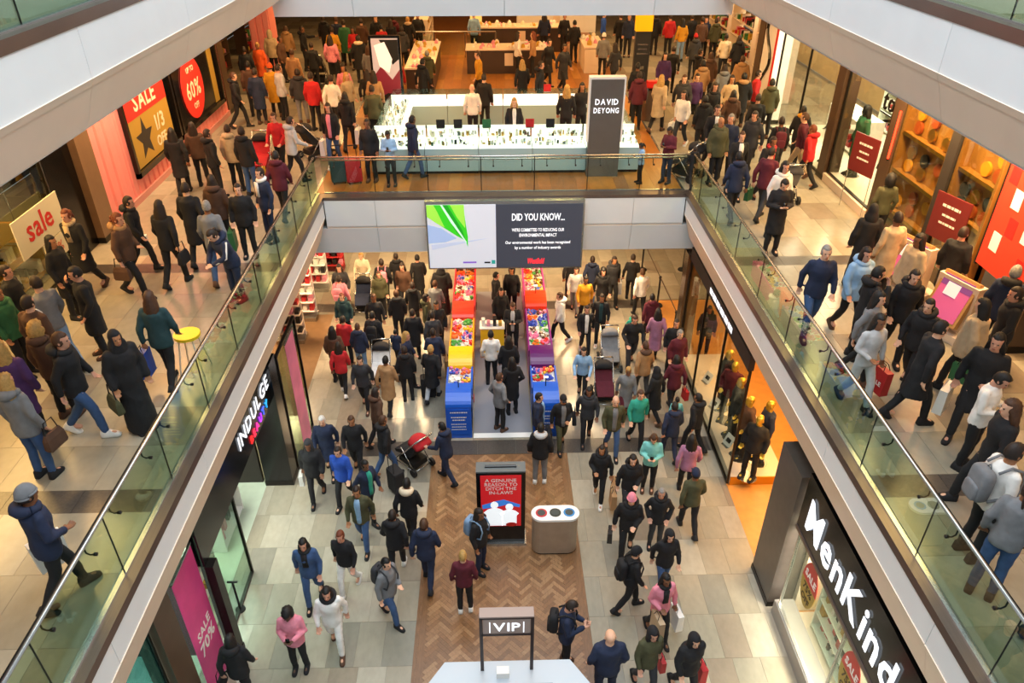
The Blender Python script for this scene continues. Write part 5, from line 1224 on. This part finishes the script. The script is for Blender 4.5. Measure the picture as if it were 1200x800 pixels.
# ---------------- strollers
_str = {}
def stroller(lab, x, y, z, rz, fab, seat, s=1.0):
    if not _str:
        f = MB()
        for sx in (-.24, .24):
            f.tube([(sx, .38, .1), (sx, -.02, .52), (sx, -.42, 1.0)], .014, 6); f.tube([(sx, -.32, .1), (sx, .1, .6)], .014, 6); f.tube([(sx, -.32, .1), (sx, .38, .1)], .01, 6)
        f.tube([(-.24, -.42, 1.0), (.24, -.42, 1.0)], .022, 8); f.tube([(-.24, -.32, .1), (.24, -.32, .1)], .012, 6); f.tube([(-.24, .38, .1), (.24, .38, .1)], .012, 6)
        _str['frame'] = f.mesh('frame', [None], True)
        q = MB(); q.rings([[(sx * w, y_, z_) for sx, y_, z_ in ((-1, ya, za), (1, ya, za), (1, yb, zb), (-1, yb, zb))] for w, ya, za, yb, zb in ((.2, .36, .30, .40, .36), (.22, .1, .40, .14, .5), (.22, -.18, .42, -.05, .52), (.21, -.4, .85, -.3, .88))]); _str['seat'] = q.mesh('seat', [None])
        h_ = MB(); rg = []
        for k in range(7):
            a_ = math.pi * .08 + math.pi * .62 * k / 6; rg.append([(.23 * math.cos(b_), -.26 - .27 * math.cos(a_) * (.6 + .4 * math.sin(b_)), .74 + .25 * math.sin(a_) * (.3 + .7 * math.sin(b_))) for b_ in [math.pi * i / 8 for i in range(9)]])
        h_.rings(rg); _str['hood'] = h_.mesh('hood', [None], True)
        b_ = MB().box(-.2, .2, -.26, .26, .12, .26); _str['basket'] = b_.mesh('basket', [None])
        w_ = MB().tube([(-.03, 0, 0), (.03, 0, 0)], .1, 16); _str['wheel'] = w_.mesh('wheel', [None])
        hb = MB().tube([(-.012, 0, 0), (.0, 0, 0), (.034, 0, 0)], .05, 10); _str['hub'] = hb.mesh('hub', [None])
    r = thing('stroller', lab, 'stroller', (x, y, z + .002), rz, 'strollers among the shoppers'); r.scale = (s, s, s)
    for n, m in (('frame', M_steel), ('seat', seat), ('hood', fab), ('basket', M_blackmatte)): c = link(n, _str[n], r, local=True); setmat(c, m)
    for sx in (-.27, .27):
        for yy in (-.32, .38):
            c = link('wheel', _str['wheel'], r, (sx, yy, .1), local=True); setmat(c, M_blackmatte); d = link('hub', _str['hub'], c, local=True); setmat(d, M_steel)
for lab, u, v, z, f, fc, scol, s in (('black stroller with red and white seat in front of red sweater', 303, 168, Z1, 's', 'k', 'r', 1), ('black stroller with big hood near the navy and grey jacket', 366, 150, Z1, 'ne', 'k', 'k', 1), ('black stroller in the crowd by the portrait screen', 372, 72, Z1, 'n', 'k', 'k', 1.1),
      ('black stroller at the corner of the bridge rail', 806, 172, Z1, 'nw', 'k', 'ch', 1), ('dark grey stroller outside the bright upper shop', 936, 196, Z1, 'n', 'ch', 'g', 1), ('black stroller by the rail above the gift shop', 1199, 715, Z1, 'e', 'k', 'k', 1),
      ('red hooded stroller pushed on the granite band', 482, 512, 0, 'nw', 'r', 'k', 1), ('black stroller with red basket under the bridge', 424, 335, 0, 's', 'k', 'n', 1), ('dark stroller with maroon blanket on pale tiles', 709, 437, 0, 's', 'k', 'm', 1), ('grey stroller pushed by the large man in black', 716, 398, 0, 's', 'g', 'g', 1), ('black stroller in the crowd near the blue boy', 445, 415, 0, 's', 'k', 'w', 1)):
    p = PZ(u, v, z + .8)
    if u > 1150: p.x += .8
    if u == 936: p.x -= .25
    stroller(lab, p.x, p.y, z, math.radians(FACE[f]), cloth(fc), cloth(scol), s)
    STROLL.append((1 if z else 0, p.x, p.y))
# ---------------- loose luggage, stool and bags on the floor
b_, h_ = bag_parts('case')
for lab, u, v, c in (('dark green suitcase standing by the bridge rail', 398, 214, 'dt'), ('red suitcase beside the dark green suitcase', 416, 214, 'r')):
    p = PZ(u, v, Z1); r = thing('suitcase', lab, 'suitcase', (p.x, max(p.y, 17.75), Z1 + .002), .3); c_ = link('case_shell', b_, r, local=True); setmat(c_, cloth(c)); c_ = link('handle', h_, r, local=True); setmat(c_, cloth('k'))
p = PZ(245, 432, Z1); r = thing('stool', 'yellow topped stool with pale legs by the rail', 'stool', (p.x - .2, p.y, Z1)); x, y = p.x - .2, p.y
MB().tube([(x, y, Z1 + .62), (x, y, Z1 + .67)], .2, 18).build('seat', mat('stool_yellow', '#e5c21a', .4), r)
for sx in (-1, 1):
    for sy in (-1, 1): MB().tube([(x + sx * .1, y + sy * .1, Z1 + .62), (x + sx * .18, y + sy * .18, Z1 + .002)], .014, 6).build('leg', M_cream, r)
# ================================================================== PEOPLE IN THE PHOTOGRAPH
# head-top pixel, direction faced (compass, n = into the mall), pose, top:colour, trousers:colour, hair:colour, extras
UPPER, GROUND = 1, 0
parse(UPPER, """
172 344 n wk jk:dt tr:k l:b bag=bl
122 389 se st ab:k tr:k j:k hbag=ol
57 390 e wk jk:k tr:j s:b ws
10 400 n st ct:pu tr:k l:y
3 440 n st jk:g tr:j l:y hbag=b
27 573 ne ca2 jk:n tr:k k:g bag=w
4 757 s st jk:m tr:k s:d
80 315 sw ea ct:k tr:k s:k
37 325 nw wk sw:g tr:lj s:d
29 348 n st jk:b tr:k s:d sh=w
5 335 e st jk:gn tr:k s:b
42 380 n st jk:b tr:k c:y
57 277 e st ct:k tr:k l:k
77 245 s wk ct:k tr:k b:a sc=be
134 250 e ca jk:b tr:k b:a hbag=b hd=t
146 231 e wk jk:k tr:k s:d bag=w
183 237 n wk jk:k tr:k l:d hbag=k
217 215 n wk ct:k tr:k s:d
240 237 n wk jk:g tr:j s:g
251 208 n st jk:b tr:k l:d
269 259 sw ln jk:n tr:n b:d stripe
271 215 s st jk:k tr:k s:d bag=gn
318 197 sw st jk:n tr:n s:d sc=w
341 178 n wk jk:m tr:k s:k
3 312 e st jk:k tr:k s:d
201 151 n wk ct:k tr:k l:k
222 145 n st jk:b tr:k l:d
242 152 ne st jk:k tr:k s:d
265 147 n st jk:be tr:k s:d
281 149 n st jk:k tr:j s:d sbag=y
305 132 s pu sw:r tr:k s:b
334 137 ne pu jk:lg tr:k s:d
273 85 e wk jk:k tr:k s:b
295 81 n st ct:n tr:k s:d
316 75 n st ct:y tr:k k:o
342 81 n st jk:ch tr:g s:d big
363 85 n st jk:r tr:k s:d
330 76 ne st jk:lg tr:k s:d
341 58 n st jk:t tr:k s:b
389 88 n wk sw:w tr:k s:d
402 76 s st sw:pk tr:k l:d
403 109 n wk jk:k tr:k l:k bag=w
412 84 se st sw:be tr:k l:y
423 79 n wk jk:k tr:n l:d
384 121 s wk jk:k tr:j l:d sh=pk ws bag=w
419 42 n st ct:k tr:k s:k hd=cr big
402 24 n st ct:gn tr:k s:d
352 31 e re jk:k tr:k s:d
374 42 n st sw:pk tr:k l:d
388 32 n st sw:y tr:k s:d
413 32 s st sw:r tr:k l:d
378 19 n st jk:k tr:k s:d
393 20 n st jk:n tr:k s:b
427 22 n st jk:b tr:k s:d
438 19 s st jk:k tr:k s:d
446 29 n st jk:r tr:k s:k
456 23 n st jk:k tr:k l:d
463 19 n st jk:m tr:k s:d
470 31 n st jk:ch tr:k s:d
364 50 n st jk:k tr:k s:d
431 54 n st jk:g tr:k l:b
442 62 s st jk:k tr:k l:d
437 84 n st sw:t tr:k l:d
315 36 n st pf:be tr:k h:be
327 43 e st pf:b tr:k s:d
335 31 n st pf:t tr:k s:b
301 50 s st ct:o tr:k s:y
285 55 n st jk:k tr:k s:d
289 72 n st jk:b tr:k s:k
309 24 n st jk:k tr:k s:d
475 20 n wk jk:k tr:k s:y hd=be
489 15 s st jk:k tr:k s:d
500 60 n wk jk:ol tr:k s:g
494 69 ne wk jk:k tr:k s:k
464 68 n st jk:r tr:k s:d
459 100 n st jk:ol tr:k s:d
431 140 s st jk:k tr:k s:d
456 152 s ph sw:lb tr:k s:k skin3
478 135 ne wk jk:n tr:j s:k
553 99 n st sw:w tr:k x skin0
561 60 w wk sw:y tr:k s:b bag=k
567 86 n st jk:k tr:k s:d
617 72 n wk jk:k tr:k l:y
629 76 e wk jk:k tr:ch s:d
643 46 se wk ct:k tr:k s:d
661 52 se wk ct:ch tr:k s:d
666 100 n st sw:k tr:k l:y
681 98 s st sw:k tr:k l:k
603 119 s st jk:k tr:k l:y sh=w
555 14 n st sw:lb tr:k s:g
611 33 e re sw:w tr:k l:d
619 35 w st sw:t tr:k l:a
638 15 n st sw:n tr:k l:d
662 16 s st sw:k tr:k s:d
680 24 n st jk:k tr:k s:k
708 14 e st sw:bl tr:k s:d
708 39 n st jk:g tr:k k:w
722 51 nw wk jk:ch tr:k l:d
728 16 n st jk:k tr:k s:b
738 17 s st jk:n tr:k s:g
770 16 n st jk:k tr:k s:d
748 74 n st ct:k tr:k s:k
760 85 n st jk:m tr:k s:d
801 22 n st sw:y tr:lj l:k
779 88 ne wk ct:be tr:k l:y
796 86 s wk jk:ch tr:k s:b
810 88 s wk jk:pu tr:k s:d
806 108 sw wk sw:w tr:ch l:d ws bag=w
829 72 n wk jk:t tr:k s:k
838 97 s wk jk:k tr:k l:d
853 40 n st sw:cr tr:k s:k
876 86 n st ct:k tr:k s:k big hd=t
877 66 n st pf:t tr:k s:b
906 93 n st jk:ol tr:k s:k
897 84 e st jk:r tr:k s:d
843 124 s wk jk:k tr:k s:d sh=w
836 138 s st pf:ol tr:k x
858 133 sw st jk:n tr:k s:g
870 154 s wk jk:k tr:j s:b sh=w
785 148 sw ph jk:m tr:n s:k
768 169 w ph sw:lb tr:k b:k
806 172 n pu jk:k tr:k s:d
841 179 n wk jk:n tr:k s:k
896 174 ne wk jk:m tr:ch s:d sbag=gn
909 160 s wk jk:k tr:k s:d sc=r
921 190 s st jk:w tr:k l:k
920 208 s ph ct:k tr:k s:k
917 137 n st jk:k tr:k s:d bp=m
945 125 n wk jk:k tr:k s:k hd=y
989 137 nw wk sw:m tr:be s:b
998 142 nw wk jk:r tr:k s:a
816 40 n st jk:ch tr:k p:r
821 58 e st jk:k tr:k s:d
834 62 n st jk:b tr:k l:b
846 76 n wk jk:g tr:k l:d
866 42 n st jk:k tr:k l:d
826 20 n st jk:b tr:k s:d
838 21 s st jk:n tr:k s:d
812 17 n st jk:k tr:k s:d
851 21 n st jk:ol tr:k s:d
786 17 n st jk:r tr:k s:d
790 55 n wk jk:k tr:k s:d
780 62 s st jk:pu tr:k l:k
862 88 s st sw:be tr:k l:d
884 110 n wk jk:k tr:k s:d
824 112 n st jk:k tr:k s:k
866 108 n wk jk:b tr:k l:k
890 131 sw wk jk:ch tr:k s:d
966 287 s wk jk:n tr:j s:g
1013 292 s wk pf:lb tr:k l:d
1034 313 e ea jk:k tr:k s:k
1068 318 s wk jk:k tr:k s:k
1016 363 s ca sw:lg tr:lg l:k skin3 bag=r
1041 352 se wk jk:g tr:k l:k
1078 347 sw wk jk:k tr:k s:k
1079 372 e wk ct:k tr:k s:k
1027 241 n st ab:k tr:k j:k
1063 249 n st ct:be tr:k s:d
1063 205 n st sw:ol tr:k c:k
1086 275 w st pn:be tr:k l:k
1128 262 ne st ct:k tr:k s:d
1174 298 ne st jk:n tr:k s:g hd=k
1155 352 nw wk pn:be tr:k l:k sbag=gn
1163 392 sw ca ct:k tr:k l:k bag=w
1171 430 se ph sw:w tr:k s:k
1196 338 w wk jk:k tr:k s:d
1193 470 w wk jk:k tr:k l:b
1194 527 e st sw:w tr:k s:d bp=g
1188 560 ne st sw:g tr:j b:d
""")
parse(GROUND, """
385 487 s wk ct:n tr:n s:w
410 487 s wk jk:k tr:k s:b
371 517 s wk pf:k tr:k h:ch sbag=w
388 523 s wk jk:bl tr:k s:d
422 540 se wk jk:n tr:k s:k sh=te
418 566 s wk jk:ol tr:j s:d sh=lb
474 567 n wk jk:k tr:k s:k hd=cr
464 598 n wk jk:k tr:k s:d ws
492 610 n wk jk:n tr:n s:b
361 629 s wk jk:j tr:j l:k sc=k
392 623 s wk sw:k tr:w s:a ws
450 654 se ca jk:g tr:j s:k bp=ch
341 709 s ph jk:pk tr:k c:k skin4
377 690 s wk jk:w tr:w l:k hd=k
267 748 n wk jk:k tr:k l:k hbag=k
542 647 n st sw:m tr:k s:y ws
561 597 se st jk:k tr:n l:d bp=lj
668 720 e ph jk:n tr:k s:d bp=k
716 742 n st jk:n tr:n x skin0 big
772 736 s wk jk:ol tr:ch h:k sbag=r
807 742 s wk pf:k tr:k h:k bag=r
779 671 s ca jk:pk tr:k l:k sc=k bag=w bag=be
745 643 e wk jk:k tr:k k:k bp=k
785 621 s wk jk:k tr:j h:k
741 578 s ca jk:k tr:k k:pk sbag=k
776 573 s po jk:k tr:ch s:g
817 552 n wk sw:ol tr:k p:n
708 522 s ca jk:k tr:k s:d bag=t ws
740 532 s ca jk:k tr:ch l:k bag=t
767 507 s ph sw:aq tr:k l:b
793 473 n wk jk:n tr:n s:k
812 512 n wk sw:mv tr:k l:k
820 463 nw wk jk:k tr:k s:k
749 457 s wk sw:te tr:k s:b
717 461 s wk jk:ol tr:j x sh=g skin0
692 456 s wk jk:ch tr:k l:k hbag=k
662 455 s ca jk:k tr:ol p:k sh=g bag=k
633 457 e st jk:n tr:k s:k sh=lb
634 497 n st jk:k tr:g s:k hd=lg ws
705 405 s pu sw:lb tr:k l:d
742 430 s wk ct:g tr:m s:y
758 402 n wk jk:t tr:ch s:b hd=b
792 420 n wk jk:m tr:k l:k sbag=r
775 432 nw wk ct:k tr:k j:k
788 463 n wk sw:aq tr:k s:d child
776 365 n wk ct:mv tr:k l:k
763 346 n wk jk:m tr:k s:k
744 368 s wk jk:te tr:k s:d child
724 368 s pu sw:k tr:ch s:b big
689 357 s wk jk:k tr:k s:d sh=w ws
705 345 s wk jk:k tr:k s:d sh=dt ws
688 320 s wk jk:y tr:k s:k
704 315 s wk jk:k tr:k c:k
717 309 s st jk:gn tr:k s:d child
718 300 s wk jk:ch tr:k s:d
742 299 n ca sw:k tr:k s:d bag=lg
754 316 n wk sw:w tr:k s:b
652 343 w wk jk:w tr:k s:b ws
677 314 s wk sw:lg tr:g s:d
575 388 n st sw:w tr:k s:k
596 395 n st ct:k tr:k l:k
585 438 ne po jk:g tr:k s:b
600 420 n po ct:k tr:k l:k
601 353 s ph jk:k tr:k s:b sh=lg
582 319 e st jk:k tr:k s:k
587 338 s st jk:k tr:k l:d
613 313 s st jk:k tr:k c:k
522 311 n st ab:k tr:k j:k big
511 350 e st jk:ol tr:k l:d
516 385 n ca ct:n tr:k s:d bag=t
460 413 n wk ct:t tr:k s:k
490 402 n wk ct:k tr:lg s:y
425 417 s wk jk:ch tr:k s:k
438 456 ne wk jk:b tr:k l:d hbag=w
450 488 ne wk jk:k tr:j s:b case=k
475 408 n st jk:k tr:k s:d case=k
395 402 n wk jk:r tr:k l:d ws
416 377 n st jk:n tr:lj s:b
388 384 n st jk:b tr:k l:k
406 373 n st jk:r tr:k s:d
441 367 n st jk:k tr:k s:k bp=k
464 339 n st jk:k tr:k s:b
479 334 n wk jk:k tr:ch s:d
443 343 s wk jk:k tr:j s:t0
400 344 s st jk:dt tr:k s:a
397 321 n st jk:pk tr:k s:d bp=pk
421 300 s pu jk:cr tr:k s:y
443 318 s st jk:ol tr:k s:b
453 301 n st jk:k tr:k s:d bp=pk
460 301 n wk jk:k tr:k s:d
485 300 n wk ct:k tr:k s:k
466 388 n wk jk:n tr:k s:k child
483 369 n st ct:k tr:k s:d
500 385 e wk jk:n tr:k l:y
521 497 nw pu jk:n tr:n s:k
497 372 n wk jk:ch tr:k s:d
415 309 s wk jk:ch tr:k l:d
472 307 s wk jk:b tr:k l:d
820 376 s st jk:k tr:k s:d
829 381 s st ct:m tr:k s:g
840 378 s st jk:k tr:k s:k
524 350 s st jk:k tr:k s:d
507 330 n wk jk:g tr:k s:b
672 300 n wk jk:k tr:k s:d
695 301 n wk jk:n tr:j s:d
""".replace('s:t0', 's:b'))
place_people({UPPER: Z1, GROUND: 0})
def limits(a):
    if a['level'] == UPPER:
        if a['y'] < 16.9 and not (-3.9 < a['x'] < 4.5):
            if a['x'] < 0: a['x'] = min(max(a['x'], -7.95), XL - .45)
            else: a['x'] = max(min(a['x'], 7.95), XR + .45)
        elif a['y'] < 17.85 and XL < a['x'] < XR: a['y'] = 17.85
        if 15 < a['y'] < 18.6 and a['x'] > 0: a['x'] = min(a['x'], 7.7)
        if a['y'] < 24.9: a['x'] = max(-7.95, min(a['x'], 7.95))
        a['x'] = max(-9.7, min(a['x'], 8.95))
    else:
        if a['y'] < 17 and not (9.95 < a['y'] < 12): a['x'] = max(-4.15, min(a['x'], 4.7)) if abs(a['x']) < 5.2 else a['x']
OBST = [(UPPER, -3.4, 4.1, 18.35, 19.95), (UPPER, -3.3, -2.1, 18.35, 23.8), (UPPER, 2.9, 4.1, 18.35, 23.8), (UPPER, -3.3, 4.1, 22.25, 23.8),
        (UPPER, -9.6, -8.2, 30.6, 32.2), (UPPER, 7.05, 8.6, 11.4, 12.9), (UPPER, 7.05, 8.8, 9.9, 11.4), (UPPER, 8.05, 9.5, 8, 24), (UPPER, -3.1, -1.7, 26, 31.5), (UPPER, -1.1, 2.5, 28.9, 31), (UPPER, 3.3, 4.4, 28.9, 32),
        (UPPER, -4.4, -2.6, 23.2, 24.5), (GROUND, 4.75, 6.7, 11.7, 17.2), (UPPER, 4.9, 5.9, 26.6, 27.4),
        (GROUND, -1.58, -.22, 13.4, 22.0), (GROUND, .52, 1.85, 13.4, 22.0), (GROUND, -.7, .85, 10.1, 11.1), (GROUND, .4, 1.85, 9.9, 10.9), (GROUND, -1.5, 1.5, 4, 7.75), (GROUND, 4.7, 5.6, 16.6, 17.5)]
OBST += [(l, x - .55, x + .55, y - .72, y + .72) for l, x, y in STROLL]
OBST += [(UPPER, 4.9, 6.6, 4.2, 5.15)]
OBST += [(UPPER, -3.9, .5, 31.9, 32.7), (UPPER, 4.9, 5.7, 19.6, 20.6)]
relax(OBST, limits)
MARKS = [(UPPER, -5.2, 5, 'near the grey granite band by the rail'), (UPPER, -7.5, 9, 'near the sale sign window'), (UPPER, -5.3, 9.3, 'at the rail above the rainbow BEAUTY sign'), (UPPER, -7.5, 13, 'outside the sale sign shop'),
  (UPPER, -7.2, 17, 'beside the pink pilaster'), (UPPER, -5.2, 13.5, 'at the rail facing the pink wall'), (UPPER, -7, 21, 'below the 60% poster'), (UPPER, -5.3, 18.5, 'near the corner of the rails'), (UPPER, -7.3, 26, 'past the pink wall end'),
  (UPPER, -8, 32, 'by the far pink pillar'), (UPPER, -5, 23, 'between pink wall and jewellery counter'), (UPPER, -4.8, 27.5, 'around the portrait ad screen'), (UPPER, -5, 33, 'behind the portrait ad screen'),
  (UPPER, -1.5, 18, 'at the jewellery counter front'), (UPPER, 0, 20.8, 'inside the jewellery counter'), (UPPER, 0, 25, 'behind the jewellery counter'), (UPPER, 0, 33, 'among the market stalls'), (UPPER, 4, 34, 'beside the far market stalls'),
  (UPPER, 5.5, 29, 'near the yellow sign'), (UPPER, 5.5, 24, 'beside the bin near the grey tower'), (UPPER, 5, 18.5, 'between grey tower and rail corner'), (UPPER, 7, 21, 'outside the bright white shop'), (UPPER, 7, 26, 'by the white graphic pillar'), (UPPER, 7, 31, 'in the far crowd past the white pillar'),
  (UPPER, 6.8, 17.5, 'opposite the mannequin window'), (UPPER, 5.6, 15, 'at the rail facing the brown windows'), (UPPER, 7.6, 14, 'by the brown display windows'), (UPPER, 6, 11.5, 'at the rail opposite the pink screens'), (UPPER, 7.5, 11, 'beside the pink screen kiosk'), (UPPER, 6.5, 8.5, 'near the granite band above the gift shop'), (UPPER, 6, 5.5, 'by the rail above the gift shop'),
  (GROUND, -4.2, 8, 'by the pink sale banner'), (GROUND, -3.5, 12.3, 'by the black pillar'), (GROUND, -2.6, 9.5, 'on pale tiles beside the oak floor'), (GROUND, -2, 12.2, 'before the granite band near the totem'), (GROUND, 0, 11.6, 'beside the red advert totem'), (GROUND, -.5, 9, 'on the oak floor behind VIP'), (GROUND, 1.4, 8, 'beside the VIP desk'),
  (GROUND, 2.4, 11.8, 'near the recycling bin'), (GROUND, 2.5, 9, 'on the tiles facing the gift shop'), (GROUND, 4.2, 11, 'outside the mannequin window'), (GROUND, 4, 14, 'along the mannequin window'), (GROUND, 2, 14, 'beside the blue sweet stand'), (GROUND, 2.5, 17, 'by the purple sweet stand'),
  (GROUND, .3, 15, 'between the blue sweet stands'), (GROUND, .2, 18, 'between the sweet stands'), (GROUND, -1.9, 15, 'outside the blue sweet stand'), (GROUND, -2, 18, 'outside the red sweet stand'), (GROUND, -3.3, 15, 'past the granite band by the banner glass'), (GROUND, -3.6, 18, 'under the bridge by the carpet'), (GROUND, -3, 22, 'far under the bridge by the racks'),
  (GROUND, .5, 22, 'behind the sweet stands'), (GROUND, 3.4, 20, 'near the queue barrier'), (GROUND, 3.4, 23, 'past the queue barrier'), (GROUND, 5.9, 17.5, 'inside the clothes shop')]
build_people(MARKS)
build_bags()
